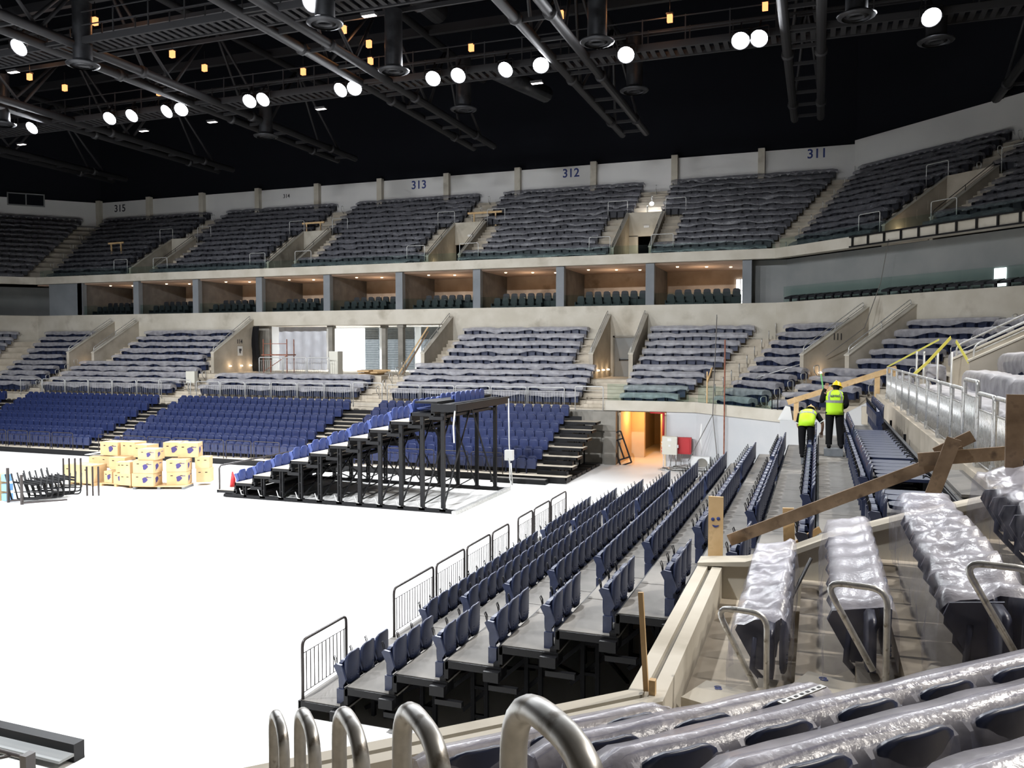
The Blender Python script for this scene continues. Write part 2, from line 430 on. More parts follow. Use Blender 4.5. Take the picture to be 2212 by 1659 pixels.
# parapets with the slot along the top
def parapet(mb, i, s0, s1, z0, z1, d0=0.0, w=0.3):
    for (a, b, dz) in ((0, .42, 0), (.42, .6, -.045), (.6, 1, 0)):
        p = []
        for z in (z0, z1 + dz):
            for (d, s) in ((d0 + a * w, s0), (d0 + a * w, s1), (d0 + b * w, s1), (d0 + b * w, s0)):
                p.append(PT(i, S(i, s, d), d, z))
        mb.cur = 1 if dz else 0
        mb.hexa(p)
    mb.cur = 0
mb = MB(); parapet(mb, 'farright', 'L', s3725, 2.78, 3.3); parapet(mb, 'far', -10.4, 'R', 2.78, 3.3)
mbst('parapet_far_corner', mb, ['concrete_light', 'concrete_light'], 'concrete parapet over the tunnel in the far right corner')
mb = MB(); parapet(mb, 'rightnear', -10.9, 'R', 2.2, 3.25); parapet(mb, 'nearright', 'L', 7, 2.2, 3.25)
mbst('parapet_near', mb, ['concrete_light', 'concrete_dark'], 'pale concrete parapet with a slot along its top')
mb = MB()
for i, a, b in (('rightnear', -10.9, 'R'), ('nearright', 'L', 7)):
    p = [PT(i, S(i, s, d), d, z) for z in (0, 2.2) for (d, s) in ((.02, a), (.02, b), (.28, b), (.28, a))]
    mb.hexa(p)
mbst('wall_under_parapet', mb, 'concrete_dark', 'shaded wall below the near parapet')  # shade put into the colour: dark concrete for an unlit wall
# end walls across the rake
mb = MB(); mb.prism([(-1.4, 1.5), (2.2, 1.5), (2.2, 4.4), (1.84, 4.26), (1.04, 4.0), (0.15, 3.7), (-.21, 3.53), (-.8, 3.31), (-1.4, 3.25)], 10.65, 10.9, 'y')
mb.prism([(-1.4, 3.25), (-.8, 3.29), (-.21, 3.5), (0.15, 3.67), (1.04, 3.97), (1.84, 4.23), (2.2, 4.37), (2.2, 4.43), (1.84, 4.29), (1.03, 4.04), (0.15, 3.73), (-.22, 3.56), (-.82, 3.35), (-1.4, 3.29)], 10.60, 10.95, 'y')
mbst('wall_near_end', mb, 'concrete_light', 'low sloping concrete wall closing the near block')
mb = MB(); mb.prism([(-1.5, 0), (3.4, 0), (3.4, 4.2), (2.9, 4.17), (1.85, 3.74), (0.9, 3.2), (.43, 3.03), (-0.85, 2.95), (-1.5, 2.95)], 36.95, 37.25, 'y')
mbst('wall_far_end', mb, 'white', 'pale grey sloping wall behind the two workers')
mb = MB(); mb.box(1.68, 1.9, 36.6, 36.95, 2.9, 3.62); mb.box(1.9, 2.9, 36.7, 36.95, 2.2, 2.75)
mbst('trim_1', mb, 'concrete', 'concrete block in the pale end wall')
# white lower wall of the tunnel corner
mb = MB()
for i, a, b in (('far', -7.2, 'R'), ('farright', 'L', s3725)):
    p = [PT(i, S(i, s, d), d, z) for z in (0, 2.78) for (d, s) in ((.1, a), (.1, b), (.29, b), (.29, a))]
    mb.hexa(p)
mbst('wall_tunnel_front', mb, 'white', 'white wall below the corner parapet')
mb = MB(); mb.box(-12.4, -9.75, 42.0, 42.45, 0, 2.75); mb.box(-10.9, -9.7, 41.75, 42.0, 1.75, 2.75); mb.box(-10.3, -9.7, 41.8, 42.0, 0, 1.75); mb.box(-11.6, -10.5, 41.93, 42.0, 0, 1.7)
mbst('wall_tunnel_side', mb, 'concrete_dark', 'grey-green concrete pier left of the orange tunnel')
mb = MB(); mb.box(-9.69, -9.6, 42.47, 52, 0, 2.7); mb.box(-7.3, -7.21, 42.3, 46, 0, 2.7); mb.box(-9.8, -5.5, 52, 52.1, 0, 2.8); mb.box(-9.8, -8.9, 45.2, 45.5, 0, 2.8); mb.box(-8.4, -7.6, 47.4, 47.6, 0, 2.8)
mb.box(-9.8, -5.5, 42.6, 52, 2.7, 2.74)
mbst('wall_tunnel', mb, 'orange_wall', 'orange-lit plaster walls of the tunnel')
lamp('tunnel_lamp', 'POINT', (-9.0, 44.0, 2.45), 90, (1.0, 0.48, 0.14), shadow_soft_size=0.1)
lamp('tunnel_lamp', 'POINT', (-8.3, 46.9, 2.45), 60, (1.0, 0.48, 0.14), shadow_soft_size=0.1)

# concrete band above the lower bowl
def slab(mb, i, s0, s1, d0, d1, z0, z1):
    mb.hexa([PT(i, S(i, s, d), d, z) for z in (z0, z1) for (d, s) in ((d0, s0), (d0, s1), (d1, s1), (d1, s0))])
mb = MB()
for i, a, b in (('farleft', -26, 'R'), ('far', 'L', -38.75), ('far', -22.85, 'R'), ('farright', 'L', 'R'), ('right', 'L', 8)):
    slab(mb, i, a, b, 8.3, 8.7, 4.2, 8.62)
slab(mb, 'far', -38.75, -22.85, 8.3, 8.7, 7.62, 8.62)
mbst('band_lower', mb, 'concrete_light', 'long concrete band between the lower bowl and the suites')
mb = MB()
for i, a, b in (('farleft', -26, 'R'), ('far', 'L', 'R'), ('farright', 'L', 'R'), ('right', 'L', 8)):
    slab(mb, i, a, b, 8.1, 8.6, 11.15, 11.72)
mbst('band_upper', mb, 'concrete_light', 'long concrete fascia below the upper tier')
mb = MB()
slab(mb, 'far', 'L', 'R', 8.7, 17, 8.1, 8.3); slab(mb, 'farleft', -26, 'R', 8.7, 17, 8.1, 8.3); slab(mb, 'farright', 'L', 'R', 8.7, 12, 8.1, 8.3); slab(mb, 'right', 'L', 8, 8.7, 12, 8.1, 8.3)
mbst('floor_suites', mb, 'concrete_dark', 'suite level floor slab')
# upper terraces
mb = MB()
UV = [-50.0, -37.0, -24.0, -11.1]
block(mb, F, 'L', 'R', UROWS[:1], 11.15, capL=False, capR=False)
xs = ['L'] + [v for c in UV for v in (c - 1.1, c + 1.1)] + ['R']
for k in range(0, len(xs), 2): block(mb, F, xs[k], xs[k + 1], UROWS[1:7], 11.25, capL=(k > 0), capR=(k < len(xs) - 2))
for c in UV: block(mb, F, c - 1.1, c + 1.1, [(9.4, 16.5, 11.25)], 11.2)
block(mb, F, 'L', 'R', UROWS[7:], 13.9, capL=False, capR=False)
mbst('upper_terrace_far', mb, 'concrete', 'concrete terrace steps of the far upper tier')
mb = MB()
for i, a, b, cs in (('farright', 'L', 'R', [-29.6]), ('farleft', -30, 'R', [-14.2]), ('right', 'L', 0, [-26.0])):
    block(mb, i, a, b, UROWS[:1], 11.15, capL=False, capR=False)
    xs = [a] + [v for c in cs for v in (c - 1.3, c + 1.3)] + [b]
    for k in range(0, len(xs), 2): block(mb, i, xs[k], xs[k + 1], UROWS[1:7], 11.25, capL=(k > 0), capR=(k < len(xs) - 2))
    for c in cs: block(mb, i, c - 1.3, c + 1.3, [(9.4, 16.5, 11.25)], 11.2)
    block(mb, i, a, b, UROWS[7:], 13.9, capL=False, capR=False)
mbst('upper_terrace_corners', mb, 'concrete', 'concrete terrace steps of the upper tier corners')
# pale wall behind the upper tier, with pilasters
WT = {'far': 19.7}
mb = MB(); slab(mb, 'far', 'L', 'R', 18.95, 19.15, 16.5, 19.7); mbst('wall_far_upper', mb, 'upper_white', 'pale wall behind the last row of the far upper tier')
mb = MB(); slab(mb, 'farright', 'L', 'R', 18.95, 19.15, 16.5, 19.95); slab(mb, 'right', 'L', 8, 18.95, 19.15, 16.5, 19.95); mbst('wall_right_upper', mb, 'upper_white', 'pale wall rising behind the right corner of the upper tier')
mb = MB(); slab(mb, 'farleft', -34, 'R', 18.95, 19.15, 16.5, 19.7); mbst('wall_left_upper', mb, 'upper_white', 'pale wall behind the left corner of the upper tier')
mb = MB()
for k in range(11):
    x = -4.15 - 6.0 * k
    slab(mb, 'far', x, x + .45, 18.55, 18.95, 16.5, 19.85)
mbst('trim_2', mb, 'concrete_light', 'row of concrete pilasters along the upper wall')
mb = MB()
for i in ORDER: slab(mb, i, 'L', 'R', 19.2, 19.5, 0.0, 34.0)
mbst('wall_outer', mb, 'blackwall', 'black outer walls of the hall')
mb = MB(); mb.box(-95, 45, -35, 75, 33.0, 33.3); mbst('ceiling', mb, 'blackwall', 'black roof deck')

# grey wall of the balcony to the right of the suites
mb = MB()
slab(mb, 'far', -3.95, 'R', 9.5, 9.8, 8.3, 11.2); slab(mb, 'farright', 'L', 'R', 9.5, 9.8, 8.3, 11.2); slab(mb, 'right', 'L', 8, 9.5, 9.8, 8.3, 11.2)
slab(mb, 'farleft', -26, 'R', 13, 13.3, 8.3, 11.2)
mbst('wall_balcony', mb, 'grey_wall', 'long plain grey wall behind the corner balcony')
mb = MB(); slab(mb, 'farright', -24.9, -24.35, 9.46, 9.5, 8.75, 9.55); mbst('window_1', mb, 'daylight', 'small bright window in the grey balcony wall')
# suites
DIV = [-3.95 - 5.69 * k for k in range(10)]
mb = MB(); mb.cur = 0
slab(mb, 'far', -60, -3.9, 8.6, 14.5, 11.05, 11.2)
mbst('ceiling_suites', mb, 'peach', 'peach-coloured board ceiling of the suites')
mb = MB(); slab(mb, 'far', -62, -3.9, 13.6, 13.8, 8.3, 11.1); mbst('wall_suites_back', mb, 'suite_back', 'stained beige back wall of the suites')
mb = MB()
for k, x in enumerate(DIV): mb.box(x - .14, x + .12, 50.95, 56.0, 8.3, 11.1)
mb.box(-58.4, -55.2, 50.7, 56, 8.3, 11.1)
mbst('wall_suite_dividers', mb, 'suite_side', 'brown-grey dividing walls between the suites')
mb = MB()
for k, x in enumerate(DIV): mb.box(x - .3, x + .22, 50.55, 50.97, 8.3, 11.15)
mb.box(-58.46, -55.0, 50.55, 50.72, 8.3, 11.15)
mbst('trim_3', mb, 'pilaster', 'blue-grey pilasters at the front of the suites')
for k in range(9):
    xc = DIV[k] - 2.85
    lamp('suite_lamp', 'POINT', (xc, 53.0, 10.0), 48 if k < 7 else 22, (1.0, 0.76, 0.54), shadow_soft_size=0.25)
n = 0
for k in range(9):
    for dx in (-1.5, 0.2, 1.6):
        mb = MB(); mb.lathe([(0.0, 0), (.07, 0), (.09, .02), (.09, .05)], 10)
        me = mb.mesh('suite_downlight', 'downlight') if n == 0 else me
        solo('ceiling_downlight', me, 'small warm downlight in the ceiling of the %s suite from the right' % ORD[k], 'light', (DIV[k] - 2.85 + dx, 52.3 + .6 * (n % 3), 11.0), 0, 'downlights in the %s suite from the right' % ORD[k]); n += 1
# bright doorway of the right-hand suite, window of the leftmost ones
mb = MB(); mb.box(-5.05, -4.25, 55.72, 55.78, 8.3, 10.45); mbst('window_2', mb, 'daylight', 'bright glazed doorway at the end of the right-hand suite')
mb = MB()
for x in (-5.07, -4.79, -4.52, -4.23): mb.box(x - .02, x + .02, 55.6, 55.7, 8.3, 10.5)
for z in (9.0, 9.7, 10.45): mb.box(-5.07, -4.23, 55.6, 55.7, z - .02, z + .02)
mbst('window_2_frame', mb, 'white_paint', 'thin glazing bars of the bright doorway')
# door leaves at the back of the vomitories
def door(n_, i, s, d, z, w, h, mat, label):
    mb = MB(); mb.box(-w / 2, w / 2, -.05, 0, 0, h)
    p = PT(i, s, d, z); o = struct('door_%d' % n_, mb.mesh('door', mat), label, p, RZ(i))
    b = MB(); b.box(-w / 2 - .1, -w / 2, -.12, 0, 0, h + .1); b.box(w / 2, w / 2 + .1, -.12, 0, 0, h + .1); b.box(-w / 2 - .1, w / 2 + .1, -.12, 0, h, h + .1)
    obj('door_frame', b.mesh('door_frame', 'concrete_dark'), o)
    b = MB(); b.box(-w * .3, w * .3, -.16, -.12, 1.0, 1.07); b.box(-w * .3, -w * .3 + .05, -.16, -.04, .97, 1.1); b.box(w * .3 - .05, w * .3, -.16, -.04, .97, 1.1)
    obj('panic_bar', b.mesh('panic_bar', 'black'), o)
    return o
door(1, 'far', -11.05, 8.28, 4.25, 1.5, 2.4, 'grey_wall', 'grey steel exit door with black bar below the concrete band')
door(2, 'far', -50.55, 8.28, 4.25, 1.5, 2.4, 'concrete_dark', 'dark exit door at the back of the left gangway')
door(3, 'farright', -29.45, 8.28, 4.25, 1.6, 2.3, 'concrete_dark', 'dark door at the back of gangway 111')
door(4, 'right', -25.7, 8.28, 4.25, 1.6, 2.3, 'concrete_dark', 'dark door at the back of the right-hand gangway')
for k, c in enumerate(UV + ['c']):
    i = 'far' if c != 'c' else 'farright'; s = c if c != 'c' else -29.6; w = 1.1 if c != 'c' else 1.3
    mb = MB()
    mb.hexa([PT(i, s + a, d, z) for z in (13.55, 15.15) for (d, a) in ((14.0, -w), (14.0, w), (14.2, w), (14.2, -w))])
    mb.hexa([PT(i, s + a, d, z) for z in (11.25, 13.6) for (d, a) in ((14.0, w - .35), (14.0, w), (14.2, w), (14.2, w - .35))] if k in (1, 2) else
            [PT(i, s + a, d, z) for z in (11.25, 13.6) for (d, a) in ((14.0, -w), (14.0, -w + .6), (14.2, -w + .6), (14.2, -w))])
    mbst('wall_gateway_head', mb, 'concrete_light' if k != 4 else 'concrete', 'concrete lintel over an upper tier gateway')
    mb = MB(); mb.box(-.18, .18, -.05, 0, 0, .14)
    p = PT(i, s + .1, 13.98, 14.1)
    solo('exit_sign', mb.mesh('exit_sign', 'white_paint'), 'small white exit sign over the upper gateway %s' % ['nearest the left corner', 'second from the left corner', 'beside the timber trestle', 'with the bright work lamp', 'in the right corner'][k], 'sign', p, RZ(i))
    if k in (2, 3):
        lamp('gateway_lamp', 'POINT', PT(i, s, 13.2, 12.9), 10 if k == 2 else 22, (1, .85, .65), shadow_soft_size=.1)
# ================================================================== seats
def seat_parts():
    P = {}
    # backrest: curved shell with a rounded top and shallow ribs on its back
    mb = MB(); mb.sm = True
    zs = [.28, .34, .42, .50, .58, .66, .72, .76, .785, .80]
    ws = [.150, .195, .210, .217, .221, .219, .208, .185, .145, .09]
    nx = 8; fr = []; bk = []
    for z, w in zip(zs, ws):
        for k in range(nx + 1):
            x = -w + 2 * w * k / nx
            y = -.045 * (1 - (x / .225) ** 2) * -1 - .03 + (z - .3) * .03
            y = -.06 + .045 * (1 - (x / .225) ** 2) + (z - .3) * .03
            fr.append((x, y - .035 + .02, z)); bk.append((x, y + .012 + (0.004 if z in (.34, .42, .50) else 0), z))
    n = nx + 1; R = len(zs)
    vs = fr + bk; o = len(fr); fs = []
    for r in range(R - 1):
        for k in range(nx):
            a = r * n + k
            fs.append((a, a + 1, a + n + 1, a + n)); fs.append((o + a, o + a + n, o + a + n + 1, o + a + 1))
        a = r * n; fs.append((a, a + n, o + a + n, o + a)); a = r * n + nx; fs.append((a, o + a, o + a + n, a + n))
    for k in range(nx):
        fs.append((k, o + k, o + k + 1, k + 1)); a = (R - 1) * n + k; fs.append((a, a + 1, o + a + 1, o + a))
    mb.add(vs, fs); mb.sm = False
    for z in (.36, .40, .44): mb.box(-.12, .12, -.022, .002, z, z + .008)
    P['backrest'] = mb.mesh('backrest', 'navy')
    # folded seat pan
    mb = MB(); mb.sm = False
    out = [(-.205, .24), (-.215, .34), (-.215, .56), (-.19, .635), (-.13, .655), (.13, .655), (.19, .635), (.215, .56), (.215, .34), (.205, .24), (.12, .215), (-.12, .215)]
    mb.prism(out, -.175, -.115, 'y')
    v2 = [(x * .86, -.195, .435 + (z - .435) * .88) for x, z in out]; v1 = [(x, -.175, z) for x, z in out]; k = len(out)
    mb.add(v1 + v2, [tuple(range(k, 2 * k))] + [(i, (i + 1) % k, k + (i + 1) % k, k + i) for i in range(k)])
    P['seat_pan'] = mb.mesh('seat_pan', 'navy')
    # armrest with its pedestal
    mb = MB()
    mb.prism([(-.235, .60), (-.20, .635), (-.09, .62), (-.01, .38), (-.05, .31), (-.12, .38)], -.022, .022, 'x')
    mb.box(-.018, .018, -.14, -.06, .22, .42)
    mb.box(-.035, .035, -.17, -.04, -.02, .24)
    P['armrest'] = mb.mesh('armrest', 'navy')
    # wire hoop sticking up in front
    mb = MB()
    mb.tube([(-.03, -.2, .60), (-.03, -.21, .70), (-.015, -.23, .76), (.01, -.24, .74), (.005, -.22, .68), (-.01, -.21, .60)], .0065, 5)
    mb.tube([(.015, -.2, .60), (.02, -.205, .72), (.035, -.22, .77)], .0065, 5)
    P['wire_hoop'] = mb.mesh('wire_hoop', 'black')
    P['backrest_blue'] = P['backrest'].copy(); P['seat_pan_blue'] = P['seat_pan'].copy(); P['armrest_blue'] = P['armrest'].copy()
    for k in ('backrest_blue', 'seat_pan_blue', 'armrest_blue'): P[k].materials[0] = M['blue']
    return P
SP = seat_parts()

def make_seat(label, loc, rz, group, blue=False, hoop=True):
    t = thing('stadium_seat', label, 'seat', loc, rz, group)
    sfx = '_blue' if blue else ''
    obj('backrest', SP['backrest' + sfx], t); obj('seat_pan', SP['seat_pan' + sfx], t)
    obj('armrest', SP['armrest' + sfx], t, (.245, 0, 0))
    if hoop: obj('wire_hoop', SP['wire_hoop'], t, (.245, 0, 0))
    return t

# the large right-hand retractable stand ------------------------------------------------
X1, DD, RR, Z1 = -7.85, 0.875, 0.335, 0.29
YN, YF = 11.3, 27.5
BLK = [(11.43, 3, .49, 'near'), (14.46, 14, .485, 'middle'), (22.0, 10, .485, 'far')]
proto = None
for r in range(10):
    xb = X1 + DD * (r + 1) - .05; z = Z1 + RR * r
    for (y0, n_, pt, nm) in BLK:
        if nm == 'near' and r in (3,): pass
        for k in range(n_):
            y = y0 + pt * (k + .5)
            lab = 'navy folded seat, %s from the near end, %s block, %s row, right-hand stand' % (ORD[k], nm, ORD[r])
            if proto is None: proto = make_seat(lab, (xb, y, z), -math.pi / 2, 'navy seats of the right-hand stand')
            else: dup(proto, (xb, y, z), -math.pi / 2, lab)
# eleventh row: backs laid flat over the seats
flat = None
mbf = MB(); mbf.prism([(-.225, 0), (-.23, .6), (-.2, .74), (-.12, .80), (.12, .80), (.2, .74), (.23, .6), (.225, 0)], 0, .05, 'z'); flat_back = mbf.mesh('backrest', 'navy')
mbf = MB(); mbf.box(-.2, .2, .02, .10, -.18, .0); mbf.tube([(-.1, .05, .02), (-.1, .2, .10), (-.05, .26, .02)], .012, 5); mbf.tube([(.1, .05, .02), (.12, .22, .07)], .015, 5); mbf.box(-.235, -.2, -.02, .25, -.2, .0)
flat_hinge = mbf.mesh('hinge_bracket', 'black')
xr = X1 + DD * 10
k2 = 0
for (y0, n_) in ((12.0, 3), (14.6, 5), (17.3, 12)):
    for k in range(n_):
        y = y0 + .485 * (k + .5); lab = 'navy seat laid flat, %s of the %s group, eleventh row' % (ORD[k], ORD[[12.0, 14.6, 17.3].index(y0)])
        if flat is None:
            flat = thing('flattened_seat', lab, 'seat', (xr + .82, y, Z1 + RR * 10 + .22), math.pi / 2, 'seats laid flat on the eleventh row')
            obj('backrest', flat_back, flat, (0, 0, 0)); obj('hinge_bracket', flat_hinge, flat, (0, -.12, 0))
        else: dup(flat, (xr + .82, y, Z1 + RR * 10 + .22), math.pi / 2, lab)
for k in range(10):
    dup(proto, (xr + .75, 24.2 + .485 * k, Z1 + RR * 10 + .05), -math.pi / 2, 'navy upright folded seat by the galvanised railing, %s from near' % ORD[k], 'upright seats by the galvanised railing')

st = thing('retractable_stand', 'large retractable stand of black-edged decks along the right side', 'stand', (0, 0, 0))
seams = [YN, 12.9, 14.35, 15.8, 17.2, 18.7, 20.2, 21.4, 22.9, 24.4, 26.0, YF]
for r in range(12):
    x0 = X1 + DD * r; z = Z1 + RR * r; mb = MB()
    dd = DD if r < 11 else .5
    YE = YF if r < 11 else 14.4
    for a, b in zip(seams[:-1], seams[1:]):
        if r == 11 and b > 14.4: continue
        mb.box(x0 + .02, x0 + dd + .03, a + .013, b - .013, z - .03, z)
    mb.cur = 1; mb.box(x0, x0 + .045, YN - .02, YE, z - .14, z - .004); mb.box(x0 + .02, x0 + dd + .03, YN - .02, YN + .03, z - .12, z - .012)
    mb.box(x0 + .02, x0 + dd + .03, YE - .03, YE + .02, z - .12, z - .012); mb.box(x0 + .02, x0 + dd, YN + .03, YE - .03, z - .05, z - .032)
    obj('deck', mb.mesh('deck', ['deck', 'black']), st)
    if r < 11:
        mb = MB(); mb.cur = 0   # nose beam with brackets at the near end
        mb.box(x0 + dd - .10, x0 + dd + .0, YN, YF, z - .02 - .0, z + .05)
        mb.box(x0 + dd - .22, x0 + dd + .02, YN - .12, YN + .25, z - .20, z - .05); mb.box(x0 + dd - .14, x0 + dd + .30, YN - .10, YN - .02, z - .33, z - .25)
        mb.box(x0 + dd - .02, x0 + dd + .05, YN - .02, YF, z + .05, z + RR - .03)
        obj('riser_beam', mb.mesh('riser_beam', 'black'), st)
    if r > 0:
        for yy in (YN + .35, 15.0, 19.0, 23.0, YF - .2):
            mb = MB(); xx = x0 + .4
            for dx in (-.11, .11): mb.box(xx + dx - .03, xx + dx + .03, yy, yy + .07, 0.05, z - .14)
            k = .3
            while k < z - .3: mb.box(xx - .1, xx + .1, yy + .01, yy + .06, k, k + .05); k += .45
            obj('support_post', mb.mesh('support_post', 'under'), st)
        mb = MB(); mb.bar((x0 + .4, YN + .4, z - .2), (x0 - .8, YN + .5, max(.1, z - 1.3)), .06, .06); mb.bar((x0 + .4, YN + .4, z - .2), (x0 + .4, YN + 3.0, .1), .05, .05)
        obj('brace', mb.mesh('brace', 'under'), st)
mb = MB(); mb.box(X1 + .02, X1 + .07, YN, YF, .02, Z1 - .13); obj('front_skirt', mb.mesh('front_skirt', 'black'), st)
mb = MB(); mb.box(1.8, 2.18, 15.4, YF, 3.0, 3.3); obj('beam_or_void_plate', mb.mesh('beam_or_void_plate', 'black'), st)  # black plate added to read as the dark void beside the railing
mb = MB()
mb.box(-2.0, -1.9, YN + .6, YF, 0, 2.0); obj('back_panel', mb.mesh('back_panel', 'blackwall'), st)  # black panel added to keep the space under the decks dark
# guard rails along its front
def guard_rail(label, x, y0, y1, z, mat='rail_black', h=1.05, bars=.115, group='guard rails along the front of the right-hand stand', rz=None, n_=None, parent=None, r=.027):
    L = y1 - y0; t = thing('guard_rail', label, 'railing', (x, y0, z), math.pi / 2 if rz is None else rz, group)
    mb = MB(); mb.tube(rounded([(0, 0, -.06), (0, 0, h), (L, 0, h), (L, 0, -.06)], .12), r, 7); obj('hoop_frame', mb.mesh('hoop_frame', mat), t)
    mb = MB(); mb.tube([(0, 0, h - .22), (L, 0, h - .22)], .007, 5); mb.tube([(0, 0, .1), (L, 0, .1)], .007, 5)
    k = bars
    while k < L - .03: mb.tube([(k, 0, .1), (k, 0, h - .22)], .009, 4); k += bars
    obj('infill_bars', mb.mesh('infill_bars', mat), t)
    return t
GR = [(11.34, 12.68), (14.45, 16.25), (16.4, 17.95), (18.1, 19.6), (19.75, 20.95), (21.7, 22.95), (23.1, 24.6), (24.75, 26.4)]
for k, (a, b) in enumerate(GR):
    guard_rail('dark brown hoop guard rail, %s from the near end of the right-hand stand front' % ORD[k], X1 + .05, a, b, Z1, h=.97)
# ================================================================== far retractable stand
def far_stand():
    st = thing('retractable_stand', 'long low retractable stand of blue seats below the far bowl', 'stand', (0, 0, 0))
    for r in range(7):
        y0 = 35.1 + DD * r; z = Z1 + RR * r; mb = MB()
        x0, x1 = -60.0, -10.35 - .0 * r
        mb.box(x0, x1, y0 + .02, y0 + DD + .03, z - .03, z); mb.cur = 1
        mb.box(x0, x1, y0, y0 + .04, z - (.26 if r == 0 else .13), z - .005); mb.box(x1 - .05, x1, y0, y0 + DD, z - .13, z - .01)
        obj('deck', mb.mesh('deck', ['step', 'black']), st)
        mb = MB(); mb.box(x0, x1 - 1.0, y0 + DD - .03, y0 + DD, z, z + RR - .13); obj('riser_panel', mb.mesh('riser_panel', 'black'), st)
        if r > 0:
            mb = MB(); mb.box(x1 - .75, x1 - .68, y0 + .3, y0 + .37, .06, z - .1); mb.bar((x1 - .7, y0 + .33, z - .15), (x1 - .7, y0 - .6, max(.1, z - .75)), .05, .05)
            obj('support_post', mb.mesh('support_post', 'black'), st)
    for (xa, xb) in ((-38.5, -36.95), (-24.75, -23.0), (-11.9, -10.5), (-51.6, -50.0)):   # half-height aisle steps
        for r in range(6):
            y0 = 35.1 + DD * (r + 1) - .33; z = Z1 + RR * r
            mb = MB(); mb.box(xa, xb, y0, y0 + .3, z, z + .14); mb.cur = 1; mb.box(xa, xb, y0, y0 + .04, z + .14, z + .165); mb.box(xa, xb, y0 + .04, y0 + .3, z + .14, z + .16)
            obj('aisle_step', mb.mesh('aisle_step', ['black', 'step' if xa < -12 else 'black']), st)
    mb = MB(); mb.box(-12.9, -12.8, 35.6, 41.3, 0, .3); mb.box(-60, -13, 41.15, 41.22, 0, 2.3)
    obj('back_panel', mb.mesh('back_panel', 'black'), st)
    mb = MB()
    for r in range(7): mb.box(-11.2 , -10.4 + .0, 35.3 + DD * r, 35.3 + DD * r + .7, .02, .16)
    obj('wheel_track', mb.mesh('wheel_track', 'black'), st)
    return st
far_stand()
mb = MB(); mb.box(0, 2.6, 0, .5, 0, .2); mb.cur = 1; mb.box(.05, 2.55, .05, .45, .2, .21)
solo('step_box', mb.mesh('step_box', ['black', 'deck']), 'loose black step box on the floor at the right end of the far stand', 'step', (-13.75, 34.55, 0))
# simple merged seats for the far stand and the back of the demountable one: beyond the three hundred largest
def simple_seat(mb, x, y, z, ang=0.0, cur=0):
    c, s_ = math.cos(ang), math.sin(ang)
    t = MB(); t.cur = cur
    t.prism([(-.205, .22), (-.218, .35), (-.215, .60), (-.17, .655), (.17, .655), (.215, .60), (.218, .35), (.205, .22)], -.20, -.12, 'y')
    t.prism([(-.2, .28), (-.22, .5), (-.215, .68), (-.17, .77), (-.1, .80), (.1, .80), (.17, .77), (.215, .68), (.22, .5), (.2, .28)], -.05, -.005, 'y')
    t.tube([(-.205, -.16, .5), (-.2, -.165, .62), (-.15, -.17, .665), (.15, -.17, .665), (.2, -.165, .62), (.205, -.16, .5)], .022, 5); t.box(-.262, -.228, -.26, -.02, .36, .60); t.box(-.26, -.23, -.2, -.1, 0, .36)
    mb.merge(t, Matrix.Translation((x, y, z)) @ Matrix.Rotation(ang, 4, 'Z'))
mbs = MB()
for (xa, xb) in ((-49.65, -38.55), (-36.9, -24.85), (-22.95, -11.95), (-60, -51.6)):
    n_ = int(round((xb - xa) / .49)); p_ = (xb - xa) / n_
    for r in range(7):
        for k in range(n_): simple_seat(mbs, xa + p_ * (k + .5), 35.1 + DD * (r + 1) - .06, Z1 + RR * r)
